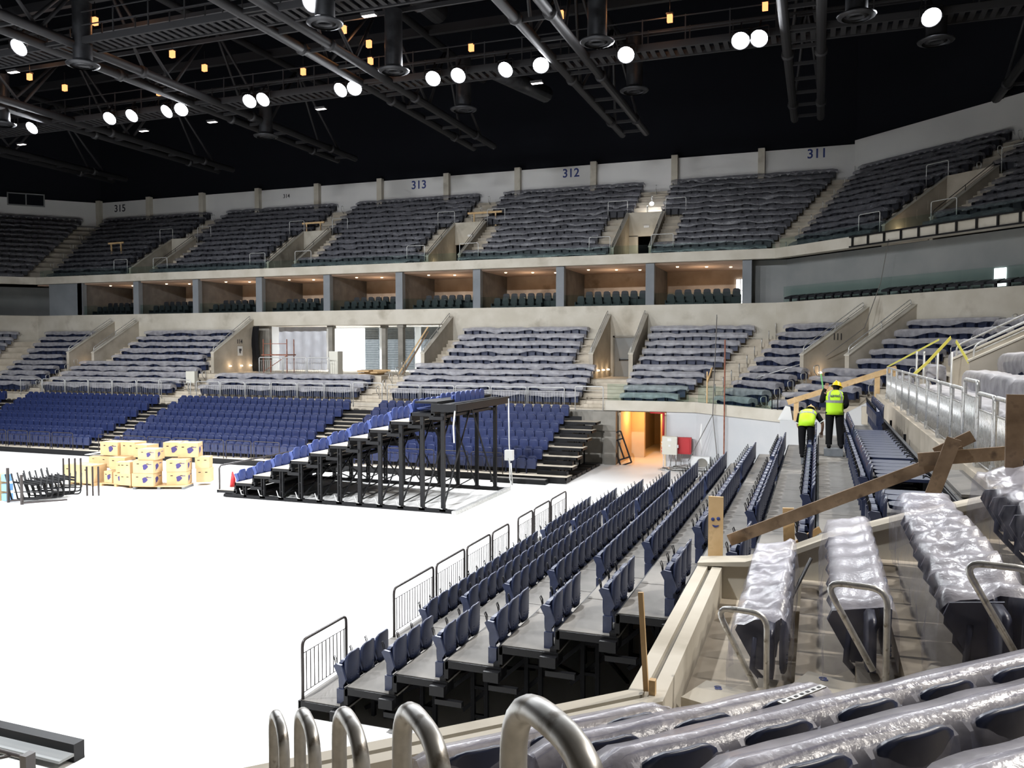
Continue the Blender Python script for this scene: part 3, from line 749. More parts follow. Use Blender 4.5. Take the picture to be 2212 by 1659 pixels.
# demountable stand out on the floor -----------------------------------------------------
UX, UY0, UY1 = -22.75, 27.3, 32.7
du = thing('demountable_stand', 'free-standing black seating stand on tall legs out on the white floor', 'stand', (0, 0, 0))
for r in range(12):
    x0 = UX + DD * r; z = Z1 + RR * r - (.0 if r < 11 else .02); mb = MB(); dd = DD if r < 11 else .5
    mb.box(x0 + .02, x0 + dd + .03, UY0 + .03, UY1 - .03, z - .03, z); mb.cur = 1
    mb.box(x0, x0 + .05, UY0, UY1, z - .13, z - .004)
    for a, b in ((UY0, UY0 + .05), (UY1 - .05, UY1)): mb.box(x0, x0 + dd + .05, a, b, z - .12, z - .012)
    mb.box(x0 + .05, x0 + dd, UY0 + .05, UY1 - .05, z - .055, z - .032)
    obj('deck', mb.mesh('deck', ['step' if r < 10 else 'black', 'black']), du)
    if r < 11:
        mb = MB(); mb.box(x0 + dd - .04, x0 + dd + .04, UY0 + .02, UY1, z, z + RR - .13)
        for yy in (UY0, UY1 - .35): mb.box(x0 + dd - .12, x0 + dd + .42, yy, yy + .3, z - .24, z - .12); mb.box(x0 + dd - .05, x0 + dd + .1, yy, yy + .2, z - .08, z + .06)
        obj('riser_beam', mb.mesh('riser_beam', 'black'), du)
        if r % 2 == 0:
            mb = MB(); mb.box(x0 + dd - .1, x0 + dd + .35, UY0 + .5, UY1 - .5, z - .2, z - .1); obj('beam_or_void_plate', mb.mesh('beam_or_void_plate', 'black'), du)
    if r > 0:
        lx = x0 + (.42 if r < 11 else .38)
        for yy in (UY0 + .05, UY1 - .17):
            mb = MB()
            if r >= 7: mb.box(lx - .07, lx + .07, yy, yy + .12, .1, z - .12)
            else:
                mb.box(lx - .08, lx - .03, yy, yy + .1, .1, z - .12); mb.box(lx + .03, lx + .08, yy, yy + .1, .1, z - .12)
                k = .35
                while k < z - .25: mb.box(lx - .05, lx + .05, yy + .02, yy + .08, k, k + .05); k += .4
            mb.box(lx - .12, lx + .12, yy - .02, yy + .14, .06, .16)
            obj('leg', mb.mesh('leg', 'black'), du)
        mb = MB(); mb.tube([(lx - .16, UY0 - .03, .42), (lx - .08, UY0 - .02, .18), (lx + .02, UY0, .16)], .02, 6)
        obj('lock_lever', mb.mesh('lock_lever', 'galv'), du)
        if r >= 3:
            mb = MB(); mb.bar((lx, UY0 + .15, .2), (lx + .0, UY0 + 2.7, z - .2), .045, .045); mb.bar((lx, UY1 - .2, .2), (lx, UY0 + 2.7, z - .2), .045, .045)
            obj('cross_brace', mb.mesh('cross_brace', 'black'), du)
    if 2 <= r < 11:
        mb = MB(); mb.bar((x0 + .4, UY0 + .2, .25), (x0 + .4, UY1 - .3, .55), .035, .035); obj('tie_rod', mb.mesh('tie_rod', 'black'), du)
mb = MB()
for yy in (UY0 + .03, UY1 - .15): mb.box(UX + .3, UX + 10.5, yy, yy + .12, .02, .14)
obj('base_rail', mb.mesh('base_rail', 'black'), du)
mb = MB(); mb.box(UX + 10.45, UX + 10.62, UY0 - .15, UY1 + .15, .0, .14); obj('end_rail', mb.mesh('end_rail', 'galv'), du)
mb = MB(); mb.box(UX + 9.6, UX + 10.6, UY0 - .06, UY0 + .04, 3.70, 3.98); mb.box(UX + 10.5, UX + 10.6, UY0, UY1, 3.70, 3.98); mb.box(UX + 9.6, UX + 9.75, UY0 + .1, UY1 - .1, 3.75, 4.05); mb.box(UX + 8.9, UX + 9.8, UY0 + .05, UY1 - .05, 3.98, 4.06)
obj('top_frame', mb.mesh('top_frame', 'black'), du)
mb = MB(); mb.tube([(UX + .05, UY0 + .1, Z1), (UX + .05, UY0 + .1, 1.15), (UX + .05, UY0 + .2, 1.25), (UX + .05, UY0 + 5.0, 1.25), (UX + .05, UY0 + 5.1, 1.15), (UX + .05, UY0 + 5.1, Z1)], .035, 6)
obj('end_guard_rail', mb.mesh('end_guard_rail', 'rail_black'), du)
bproto = None
for r in range(10):
    xb = UX + DD * (r + 1) - .05; z = Z1 + RR * r
    for k in range(10):
        y = UY0 + .35 + .49 * (k + .5)
        if k < 3:
            lab = 'brightly lit navy seat, %s from the near edge in the %s row of the free-standing stand' % (ORD[k], ORD[r])
            if bproto is None: bproto = make_seat(lab, (xb, y, z), -math.pi / 2, 'brightly lit navy seats of the free-standing stand', True, False)
            else: dup(bproto, (xb, y, z), -math.pi / 2, lab)
        else: simple_seat(mbs, xb, y, z, -math.pi / 2, 1)
for k in range(4, 8): simple_seat(mbs, UX + DD * 10.3, UY0 + .35 + .49 * k, Z1 + RR * 9.4, -math.pi / 2, 1)
for k in range(3, 9): simple_seat(mbs, UX + DD * 11.25, UY0 + .35 + .49 * k, Z1 + RR * 9.7, -math.pi / 2, 1)
tag(obj('stadium_seats', mbs.mesh('stadium_seats', ['navyfar', 'blue'])), 'the many small blue seats of the far stand and behind the nearest ones of the free-standing stand', 'seats', None, 'stuff')
for k in range(3):
    mb = MB(); mb.prism([(-.02, 0), (-.75, -.02), (-.78, .03), (-.02, .06)], -.22, .22, 'x')
    solo('flattened_seat', mb.mesh('flattened_seat', 'blue'), 'brightly lit navy seat folded flat atop the free-standing stand, %s from near' % ORD[k], 'seat', (UX + DD * 10.95, UY0 + .6 + .49 * k, Z1 + RR * 10 + .12), -math.pi / 2, 'flat seats atop the free-standing stand')
# rope and box hanging off its tall end
mb = MB(); mb.tube([(-12.15, 32.6, 3.9), (-12.12, 32.6, 2.0), (-12.1, 32.6, 1.6), (-12.05, 32.5, .5), (-11.9, 32.4, .3), (-12.0, 32.5, 1.2)], .03, 6)
mb.tube([(-12.2, 27.25, 3.75), (-12.25, 27.22, 3.2), (-12.22, 27.22, 2.6)], .03, 6)
solo('white_rope', mb.mesh('white_rope', 'white_paint'), 'white rope hanging down the tall end of the free-standing stand', 'rope')
mb = MB(); mb.box(-.17, .17, -.12, .12, 0, .42); mb.cur = 1; mb.tube([(0, -.12, .1), (.1, -.2, -.3), (.12, -.2, -1.1)], .015, 5)
solo('white_bag', mb.mesh('white_bag', ['white_paint', 'white_paint']), 'small white control box hanging at the far tall corner of the stand', 'box', (-12.0, 32.3, 1.35))
mb = MB(); mb.tube([(0, 0, 0), (.03, 0, .3), (0, 0, .62)], [.12, .1, .03], 8)
solo('red_bag', mb.mesh('red_bag', 'red'), 'small red bag leaning by the lowest seats of the free-standing stand', 'bag', (-22.62, 28.1, .29))

# dark guard rails of the far stand
def rail_x(label, x0, x1, y, z, mat, h, bars, group, rz=0.0, r=.02):
    L = x1 - x0; t = thing('guard_rail', label, 'railing', (x0, y, z), rz, group)
    mb = MB(); mb.tube(rounded([(0, 0, -.05), (0, 0, h), (L, 0, h), (L, 0, -.05)], .1), r, 6); obj('hoop_frame', mb.mesh('hoop_frame', mat), t)
    mb = MB(); mb.tube([(0, 0, h - .2), (L, 0, h - .2)], .009, 4); mb.tube([(0, 0, .12), (L, 0, .12)], .009, 4)
    k = bars
    while k < L - .03: mb.tube([(k, 0, .12), (k, 0, h - .2)], .008, 4); k += bars
    obj('infill_bars', mb.mesh('infill_bars', mat), t)
    return t
n = 0; x = -13.4
while x > -51:
    if not any(a - .3 < x - .8 < b + .3 for a, b in ((-38.5, -37.0), (-24.7, -23.0))):
        rail_x('thin dark guard rail before the far stand, %s from its right end' % (ORD[n] if n < 20 else 'twenty-' + ORD[n - 20]), x - 1.55, x, 35.2, Z1, 'rail_black', .95, .19, 'thin guard rails of the far stand'); n += 1
    x -= 1.72
# pale guard rails in front of the lowest fixed rows
n = 0
for (a, b) in ((-52, -39.6), (-36.9, -25.6), (-23.3, -12.6)):
    m_ = int((b - a) / 1.85); p_ = (b - a) / m_
    for k in range(m_):
        rail_x('pale guard rail above the blue seats, %s from the left, %s run' % (ORD[k], ['left', 'middle', 'right'][n]), a + p_ * k + .05, a + p_ * (k + 1) - .05, 42.45, 2.85, 'rail_white', 1.05, .15, 'pale guard rails of the lower bowl', r=.026)
    n += 1
for nm, a, b in (('left', -39.5, -37.0), ('middle', -25.3, -23.4), ('right', -11.95, -10.45)):
    rail_x('taller pale gate rail closing the %s aisle above the blue seats' % nm, a, b, 42.1, 2.65, 'rail_white', 1.35, 9, 'gate rails above the blue seats', r=.03)
for k, (a, b) in enumerate(((-33.95, -32.2), (-32.1, -30.4), (-30.3, -28.7))):
    rail_x('pale rail at the edge of the construction opening, %s from the left' % ORD[k], a, b, 44.95, 4.3, 'rail_white', 1.1, .16, 'pale rails of the construction opening', r=.03)

# galvanised railing along the right-hand fixed tier
n = 0; y = 12.0
ys = [12.1, 13.4, 14.75, 16.1, 17.5, 19.2, 21.2, 23.2, 25.2, 27.2, 29.2, 31.2, 33.2]
for a, b in zip(ys[:-1], ys[1:]):
    L = b - a - .12; t = thing('steel_railing', 'galvanised railing panel of the right-hand tier, %s from the near end' % ORD[n], 'railing', (2.35, a, 4.15), math.pi / 2, 'galvanised railing panels of the right-hand tier')
    h = 1.15 if n != 2 else 1.32
    mb = MB(); mb.tube(rounded([(0, 0, -.55), (0, 0, h), (L, 0, h), (L, 0, -.55)], .07), .034, 8); obj('frame', mb.mesh('frame', 'galv'), t)
    mb = MB(); mb.tube([(0, 0, h - .25), (L, 0, h - .25)], .012, 5); mb.tube([(0, 0, .08), (L, 0, .08)], .012, 5)
    k = .1
    while k < L - .04: mb.tube([(k, 0, .08), (k, 0, h - .25)], .011, 4); k += .095
    obj('infill_bars', mb.mesh('infill_bars', 'galv'), t)
    for sx in (0, L):
        mb = MB(); mb.box(sx - .045, sx + .045, -.05, .05, -.55, .18); obj('post_sleeve', mb.mesh('post_sleeve', 'galv'), t)
    n += 1

# ================================================================== polythene sheets over the fixed rows
def wob(x, y, s): return noise.noise(Vector((x, y, s * 7.31)))
def sheet_mesh(L, seed, mat, step=.33, D=.60, H=.83, drop=.26, near=False, full=False, amp=1.0, roll=False):
    n = max(3, int(L / step)); mb = MB(); mb.sm = True
    prof = [(.06, H - drop), (.045, H - drop * .5), (.06, H - .10), (.10, H - .02), (.22, H + .015), (.36, H), (D - .08, H + .02), (D, H - .03), (D + .03, H - .16), (D + .01, H - (.34 if not full else drop))]
    if near: prof = [(.03, H - drop), (.02, H - drop * .66), (.03, H - drop * .33), (.045, H - .1), (.08, H - .03), (.16, H - .01), (.24, H), (.32, H + .0), (.40, H + .03), (D - .06, H + .045), (D - .01, H), (D + .02, H - .13), (D + .03, H - .3), (D + .02, H - .5)]
    if roll: prof = prof[:7] + [(.5 * D, H), (D - .13, H + .01), (D - .07, H - .012), (D - .02, H - .06), (D + .01, H - .15), (D + .015, H - .32), (D + .01, H - .5)]
    m = len(prof); vs = []
    for i in range(n + 1):
        x = L * i / n; ph = (x / 2.05 + seed * .37) % 1.0
        tuck = math.exp(-((ph - .5) / .035) ** 2) * .07 if not near else 0
        e = min(1, min(x, L - x) / .12 + .0)
        for j, (y, z) in enumerate(prof):
            edge = (j in (0, m - 1))
            a = wob(x * 1.7, j * .5, seed); b2 = wob(x * 5.1, j * .9, seed + 3)
            dz = .035 * a + .02 * b2 - tuck + (.16 * wob(x * 1.1, 1, seed + 9) if edge else 0)
            dy = .025 * wob(x * 2.9, j * .7, seed + 5)
            if near:
                sp = math.sin(2 * math.pi * x / .49)
                dz = .03 * a + .022 * b2 + ((0 if roll else .022) * sp if 4 <= j <= m - 4 else 0) + .018 * math.sin(x * 11 + j * 1.9 + 4 * wob(x, j * .3, seed + 2)) * (j > 3) + (.06 * wob(x * 3, 2, seed) if edge else 0)
                dz *= amp
                dy = .03 * amp * wob(x * 3.3, j * .8, seed + 5) + (-.05 if j < 2 else 0) * abs(wob(x * 2, 5, seed)) * 2
            vs.append((x + (0.06 * wob(j, 3, seed) if i in (0, n) else 0), y + dy, z + dz - (1 - e) * .05 * (0 < j < m - 1)))
    fs = [(i * m + j, (i + 1) * m + j, (i + 1) * m + j + 1, i * m + j + 1) for i in range(n) for j in range(m - 1)]
    mb.add(vs, fs)
    for i in (0, n):   # end drapes, fanned from the low middle
        o = len(mb.v); ring = [mb.v[i * m + j] for j in range(m)]
        c = (ring[0][0] + (-.05 if i == 0 else .05), D * .5, H - drop * .8)
        lo = [((p[0] + c[0]) / 2 + .02 * wob(j, i, seed), (p[1] * .8 + c[1] * .2), p[2] * .62 + (H - drop) * .38) for j, p in enumerate(ring)]
        mb.add(ring + lo + [c], [(j, j + 1, m + j + 1, m + j) for j in range(m - 1)] + [(m + j, m + j + 1, 2 * m) for j in range(m - 1)])
    return mb.mesh('plastic_sheet', mat, fix=False)
seats_under = MB(); seats_upper = MB()
def under_seats(i, s0, s1, d_back, z, dest=None):
    n_ = max(1, int((s1 - s0) / .5)); p_ = (s1 - s0) / n_; rz = RZ(i)
    for k in range(n_):
        p = PT(i, s0 + p_ * (k + .5), d_back, z)
        t = MB()
        t.prism([(-.205, .24), (-.215, .6), (-.17, .65), (.17, .65), (.215, .6), (.205, .24)], -.30, -.2, 'y')
        t.prism([(-.2, .28), (-.215, .66), (-.17, .75), (-.1, .78), (.1, .78), (.17, .75), (.215, .66), (.2, .28)], -.06, -.01, 'y')
        t.prism([(-.50, .52), (-.46, .60), (-.06, .64), (-.06, .5), (-.2, .1), (-.28, .1)], -.262, -.232, 'x')
        dest.merge(t, Matrix.Translation(p) @ Matrix.Rotation(rz, 4, 'Z'))
scount = 0
def sheet(i, s0, s1, row, k, label, mat='film', group=None, **kw):
    global scount
    scount += 1
    if s1 - s0 < .8: return
    d0, d1, z = row
    p = PT(i, s0, d1 - .72, z)
    me = sheet_mesh(s1 - s0, scount, mat, **kw)
    solo('plastic_sheet', me, label, 'plastic cover', p, RZ(i), group)
    under_seats(i, s0 + .08, s1 - .08, d1 - .08, z, seats_upper if mat == 'film_dim' else seats_under)
def ordp(k): return ORD[k]
def zone(i, s0, s1, rows, k0, where, group, mat='film', tight=0.0, **kw):
    for k, row in enumerate(rows):
        dm = row[1] - .4
        a = S(i, s0[0] if isinstance(s0, tuple) else s0, dm) + (s0[1] if isinstance(s0, tuple) else 0)
        b = S(i, s1[0] if isinstance(s1, tuple) else s1, dm) + (s1[1] if isinstance(s1, tuple) else 0)
        sheet(i, a, b, row, k, 'plastic sheet, %s row up, %s' % (ORD[k + k0], where), mat, group, **kw)
g = 'plastic-covered rows of the far lower bowl'
zone('far', ('L', 1.2), -52.9, LROWS[5:], 5, 'far lower block left of the leftmost gangway', g)
zone('far', ('L', 1.0), -51.9, LROWS[:5], 0, 'far lower block left of the leftmost gangway', g)
zone('far', -48.1, -39.95, LROWS[5:], 5, 'far lower block left of number 114', g)
zone('far', -50.3, -39.1, LROWS[:5], 0, 'far lower block left of number 114', g)
zone('far', -36.9, -25.4, LROWS[:3], 0, 'short block below the construction opening', g)
zone('far', -21.75, -13.4, LROWS[5:], 5, 'far lower block left of the grey door', g)
zone('far', -23.2, -11.9, LROWS[:5], 0, 'far lower block left of the grey door', g)
zone('far', -9.5, ('R', -1.0), LROWS[5:], 5, 'far lower block right of the grey door', g)
zone('far', -9.7, ('R', -1.2), LROWS[:5], 0, 'far lower block right of the grey door', g)
g = 'plastic-covered rows of the far right corner'
zone('farright', ('L', 1.1), -31.0, LROWS[5:], 5, 'corner block left of number 111', g)
zone('farright', ('L', 1.2), -30.5, LROWS[:5], 0, 'corner block left of number 111', g)
zone('farright', -28.0, ('R', -.6), LROWS[5:], 5, 'corner block right of number 111', g)
zone('farright', -29.2, ('R', -.8), LROWS[2:5], 2, 'corner block right of number 111', g)
zone('farright', -29.2, (s3725, -1.2), LROWS[:2], 0, 'corner block right of number 111', g)
g = 'plastic-covered rows of the farthest left corner'
zone('farleft', -21, ('R', -1.2), LROWS, 0, 'farthest left corner of the lower bowl', g)
g = 'plastic-covered rows behind the galvanised railing'
zone('right', -26.6, -13.0, RROWS[:1], 0, 'right-hand tier, just behind the galvanised railing', g, full=True, drop=.55, D=.95)
zone('right', -23.9, -12.0, RROWS[1:4], 1, 'right-hand tier nearer than the taped gangway', g, full=True, drop=.5)
zone('right', -32.5, -31.0, RROWS[1:3], 1, 'right-hand tier, short piece beyond the taped gangway', g, full=True, drop=.5)
zone('right', -34.3, -32.6, RROWS[:1], 0, 'short far piece behind the galvanised railing', g, full=True, drop=.5)
zone('right', ('L', 1.0), -33.4, RROWS[3:], 3, 'right-hand tier close to the far corner', g)
# upper tier
g = 'plastic-covered rows of the dim upper tier'
names = ['upper block left of the gateway below 315', 'upper block between 315 and 314', 'upper block between 314 and 313', 'upper block below 312', 'upper block below 311']
ce = [None] + UV + [None]
for k in range(5):
    L_, R_ = ce[k], ce[k + 1]
    a = (lambda o: ('L', .8) if L_ is None else L_ + o); b = (lambda o: ('R', -.9) if R_ is None else R_ - o)
    zone('far', a(1.4), b(1.4), UROWS[:2], 0, names[k], g, 'film_dim', D=.64)
    zone('far', a(2.5), b(2.5), UROWS[2:7], 2, names[k], g, 'film_dim', D=.64)
    zone('far', a(1.0), b(1.0), UROWS[7:], 7, names[k], g, 'film_dim', D=.68)
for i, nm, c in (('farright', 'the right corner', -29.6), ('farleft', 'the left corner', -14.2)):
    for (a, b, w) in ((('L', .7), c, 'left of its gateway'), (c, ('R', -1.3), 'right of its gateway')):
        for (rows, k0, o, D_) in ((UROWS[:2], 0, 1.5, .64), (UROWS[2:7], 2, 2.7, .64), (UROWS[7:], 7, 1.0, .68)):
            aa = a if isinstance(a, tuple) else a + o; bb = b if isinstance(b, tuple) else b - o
            zone(i, aa, bb, rows, k0, 'upper tier in %s, %s' % (nm, w), g, 'film_dim', D=D_)
# ================================================================== gangway side walls and handrails
def gang_wall(i, s, d0, d1, zf, zb_, zbot, label, mat='concrete', th=.24, rail=True, top=None):
    mb = MB()
    def q(a, d, z): return PT(i, s + a, d, z)
    f = [q(-th / 2, d0, zbot), q(th / 2, d0, zbot), q(th / 2, d1, zbot), q(-th / 2, d1, zbot), q(-th / 2, d0, zf), q(th / 2, d0, zf), q(th / 2, d1, zb_), q(-th / 2, d1, zb_)]
    mb.hexa(f)
    mb.cur = 1; e = .03
    mb.hexa([q(-th / 2 - e, d0 - e, zf), q(th / 2 + e, d0 - e, zf), q(th / 2 + e, d1, zb_), q(-th / 2 - e, d1, zb_), q(-th / 2 - e, d0 - e, zf + .05), q(th / 2 + e, d0 - e, zf + .05), q(th / 2 + e, d1, zb_ + .05), q(-th / 2 - e, d1, zb_ + .05)])
    o = struct('wall_gangway', mb.mesh('wall_gangway', [mat, 'concrete_light']), label)
    return o
def slope_rail(i, s, d0, d1, zf, zb_, label, r=.026, mat='galv', h=.42, group='sloping handrails of the gangways'):
    mb = MB()
    sl = (zb_ - zf) / (d1 - d0)
    P_ = [PT(i, s, d0 + .1, zf + .05), PT(i, s, d0 + .1, zf + h), PT(i, s, d1 - .25, zb_ + h - sl * .25), PT(i, s, d1 - .25, zb_ + .0)]
    mb.tube(rounded(P_, .15), r, 6)
    dm = (d0 + d1) / 2; zm = (zf + zb_) / 2
    mb.tube([PT(i, s, dm, zm), PT(i, s, dm, zm + h)], r * .8, 6)
    mb.tube([PT(i, s, d0 + .1, zf + h * .55), PT(i, s, d1 - .25, zb_ + h * .55 - sl * .25)], r * .6, 6)
    solo('handrail', mb.mesh('handrail', mat), label, 'handrail', group=group)
GW = [('far', -51.75, 'left side of the leftmost gangway'), ('far', -49.35, 'right side of the leftmost gangway'), ('far', -38.72, 'left side of the construction opening'),
      ('far', -22.85, 'right side of the construction opening'), ('far', -12.2, 'left side of the grey exit door'), ('far', -9.9, 'right side of the grey exit door'),
      ('farright', -30.85, 'left side of the corner gangway marked 111'), ('farright', -28.05, 'right side of the corner gangway marked 111'),
      ('right', -27.15, 'far side of the taped right-hand gangway'), ('right', -24.25, 'near side of the taped right-hand gangway')]
for i, s, nm in GW:
    z0, z1 = (5.65, 8.05) if i != 'right' else (5.65, 7.9)
    d0 = 4.0 if i != 'right' else 3.85
    gang_wall(i, s, d0, 8.3, z0, z1, 3.9, 'concrete wall with sloping top on the ' + nm)
    slope_rail(i, s, d0, 8.3, z0, z1, 'sloping steel handrail on the ' + nm)
for i, cs, w in (('far', UV, 1.2), ('farright', [-29.6], 1.4), ('farleft', [-14.2], 1.4), ('right', [-26.0], 1.4)):
    for k, c in enumerate(cs):
        for sg in (-1, 1):
            nm = '%s side of the upper gateway %s' % ('left' if sg < 0 else 'right', ['nearest the left corner', 'second from the left', 'third from the left', 'with the work lamp'][k] if i == 'far' else 'in the %s corner' % {'farright': 'right', 'farleft': 'left', 'right': 'nearest right'}[i])
            gang_wall(i, c + sg * w, 9.5, 14.2, 12.25, 15.15, 11.2, 'concrete wall with sloping top on the ' + nm, 'concrete', .18)
            slope_rail(i, c + sg * w, 9.5, 14.2, 12.25, 15.15, 'dark sloping handrail on the ' + nm, .02, 'roofsteel', .35, 'handrails of the upper gateways')
            for (dd, zz, lab) in ((9.35, 11.75, 'lower'), (14.35, 14.8, 'upper')):
                mb = MB(); mb.tube(rounded([(0, 0, 0), (0, 0, 1.25), (1.35, 0, 1.25), (1.35, 0, 0)], .1), .024, 6)
                s0 = c + (sg * (w + .1) if sg > 0 else -(w + .1) - 1.35)
                solo('hoop_rail', mb.mesh('hoop_rail', 'rail_white'), '%s pale hoop rail, %s' % (lab, nm), 'railing', PT(i, s0, dd, zz), RZ(i), 'pale hoop rails around the upper gateways')
# half steps and hoop handrails in the aisles
mb = MB()
def halfsteps(i, a, b, rows):
    for k in range(len(rows) - 1):
        d1, z, z2 = rows[k][1], rows[k][2], rows[k + 1][2]
        aa, bb = a(d1) if callable(a) else a, b(d1) if callable(b) else b
        mb.hexa([PT(i, s, d, zz) for zz in (z, (z + z2) / 2) for (d, s) in ((d1 - .32, aa), (d1 - .32, bb), (d1, bb), (d1, aa))])
mit = lambda i, sd, o: (lambda d: mitre(i, sd, d) + o)
for a, b, rows in ((-52.9, -51.9, LROWS[4:]), (-49.2, -48.2, LROWS[4:]), (-51.8, -50.4, LROWS[:5]), (-39.9, -38.9, LROWS[4:]), (-39.0, -37.1, LROWS[:4]), (-25.0, -23.2, LROWS[:5]), (-22.7, -21.8, LROWS[4:]),
                   (-13.3, -12.4, LROWS[4:]), (-11.8, -9.9, LROWS[:5]), (mit('far', 1, -1.0), mit('far', 1, 0), LROWS), (mit('far', -1, 0), mit('far', -1, 1.0), LROWS)):
    halfsteps('far', a, b, rows)
for a, b, rows in ((mit('farright', -1, 0), mit('farright', -1, 1.0), LROWS), (-30.4, -29.3, LROWS[:5]), (-31.8, -31.0, LROWS[4:])): halfsteps('farright', a, b, rows)
for c in UV:
    halfsteps('far', c - 2.4, c - 1.3, UROWS[1:8]); halfsteps('far', c + 1.3, c + 2.4, UROWS[1:8]); halfsteps('far', c - .9, c + .9, UROWS[7:])
halfsteps('far', mit('far', 1, -1.1), mit('far', 1, 0), UROWS); halfsteps('far', mit('far', -1, 0), mit('far', -1, 1.1), UROWS)
halfsteps('farright', mit('farright', -1, 0), mit('farright', -1, 1.1), UROWS)
for c in (-29.6,): halfsteps('farright', c - 2.6, c - 1.5, UROWS[1:8]); halfsteps('farright', c + 1.5, c + 2.6, UROWS[1:8]); halfsteps('farright', c - .9, c + .9, UROWS[7:])
halfsteps('rightnear', -7.75, mit('rightnear', 1, 0), NROWS); 
mbst('aisle_steps', mb, 'step', 'pale concrete half steps in the aisles')
def loop_mesh(h=.95, w=.34, r=.021):
    mb = MB(); mb.tube(rounded([(0, 0, 0), (0, 0, h), (0, -w, h - .05), (0, -w * .9, h - .35), (0, -.06, h - .55)], .12), r, 6); return mb.mesh('aisle_handrail', 'galv')
LOOP = loop_mesh()
n = {}
def loops(i, s, rows, where, z_off=0.0):
    for k, row in enumerate(rows):
        ss = s(row[1]) if callable(s) else s
        solo('aisle_handrail', LOOP, 'steel hoop handrail, %s up the aisle, %s' % (ORD[k], where), 'handrail', PT(i, ss, row[1] - .12, row[2]), RZ(i), 'hoop handrails of the aisle, %s' % where)
loops('far', mit('far', 1, 0.0), LROWS, 'far corner')
loops('far', -51.0, LROWS[:5], 'far leftmost'); loops('far', -38.1, LROWS[:3], 'beside number 114'); loops('far', -24.2, LROWS[:5], 'right of the opening')
loops('farright', -29.9, LROWS[:5], 'below number 111'); loops('farright', mit('farright', 1, -.3), LROWS[2:], 'corner by the galvanised railing')
loops('far', mit('far', 1, 0.0), UROWS[::2], 'upper right corner'); loops('far', mit('far', -1, 0.0), UROWS[::2], 'upper left corner')
for c, nm in zip(UV, ('leftmost', 'second from left', 'third from left', 'under the work lamp')): loops('far', c, UROWS[7::2], 'upper gateway, ' + nm)
loops('farright', -29.6, UROWS[7::2], 'upper right gateway')

# glass balustrades
def glass_run(i, s0, s1, d, z0, h, where, step=1.6, t=.014):
    n_ = max(1, round((s1 - s0) / step)); p_ = (s1 - s0) / n_
    for k in range(n_):
        mb = MB(); mb.box(.01, p_ - .01, -t / 2, t / 2, 0, h)
        kk = ORD[k] if k < 20 else ('twenty-' + ORD[k - 20] if k < 29 else 'thirty-' + ORD[k - 30] if k >= 30 else 'thirtieth')
        solo('glass_panel', mb.mesh('glass_panel', 'glass'), 'clear glass panel, %s from the left, %s' % (kk, where), 'glass panel', PT(i, s0 + p_ * k, d, z0), RZ(i), 'glass panels ' + where)
glass_run('far', -10.3, -6.1, .15, 3.3, .85, 'over the tunnel'); glass_run('farright', mitre('farright', -1, .15) + .1, -28.6, .15, 3.3, .85, 'on the corner parapet')
glass_run('far', mitre('far', -1, 8.3) + .2, mitre('far', 1, 8.3) - .1, 8.4, 11.72, .55, 'along the upper tier front', 3.0)
glass_run('farright', mitre('farright', -1, 8.3) + .1, mitre('farright', 1, 8.3), 8.4, 11.72, .55, 'along the upper corner front', 3.0)
glass_run('far', -55, -4.3, 8.5, 8.62, .72, 'before the suites', 2.85)
glass_run('farright', mitre('farright', -1, 9) + .1, mitre('farright', 1, 9), 9.0, 8.62, .95, 'before the corner balcony', 1.8)
# suite armchairs
mb = MB(); mb.prism([(-.24, 0), (-.25, .5), (-.2, .95), (-.12, 1.0), (.12, 1.0), (.2, .95), (.25, .5), (.24, 0)], -.08, .05, 'y'); mb.box(-.24, .24, -.5, -.08, .0, .45); mb.box(-.28, -.23, -.5, 0, 0, .62); mb.box(.23, .28, -.5, 0, 0, .62)
ARM = mb.mesh('suite_armchair', 'darkseat')
for k in range(9):
    xl = DIV[k] - 5.3
    for row in range(2):
        for j in range(7 if row else 6):
            solo('suite_armchair', ARM, 'dark armchair, %s from left in %s row, %s suite from the right' % (ORD[j], ['front', 'back'][row], ORD[k]), 'armchair', (xl + .7 + j * .58 + .35 * row, 51.45 + .75 * row, 8.3 + .32 * row), 0, 'dark armchairs in the suites')
mb = MB(); mb.prism([(-.3, .0), (-.3, .1), (.22, .24), (.32, .16), (.1, .02)], -.24, .24, 'x'); mb.box(-.05, .05, -.1, 0, -.5, .05); TAB = mb.mesh('folded_balcony_seat', 'darkseat')
for k in range(22):
    s = -36.4 + k * .62 + (.5 if k > 9 else 0)
    solo('folded_balcony_seat', TAB, 'dark folded seat showing above the band, %s from the left on the corner balcony' % (ORD[k] if k < 20 else 'twenty-' + ORD[k - 20]), 'seat', PT('farright', s, 8.52, 8.78), RZ('farright'), 'folded seats of the corner balcony')
# black lattice frame on the upper corner fascia
t = thing('lattice_frame', 'long black ladder-like steel frame fixed along the corner fascia', 'frame', PT('farright', -31.8, 8.02, 11.15), RZ('farright'))
mb = MB(); mb.box(0, 11.5, -.05, .05, .0, .07); mb.box(0, 11.5, -.05, .05, .5, .57); obj('rail', mb.mesh('rail', 'black'), t)
for k in range(12):
    mb = MB(); mb.box(.15 + k * .98, .22 + k * .98, -.04, .04, .07, .5); obj('rung', mb.mesh('rung', 'black'), t)

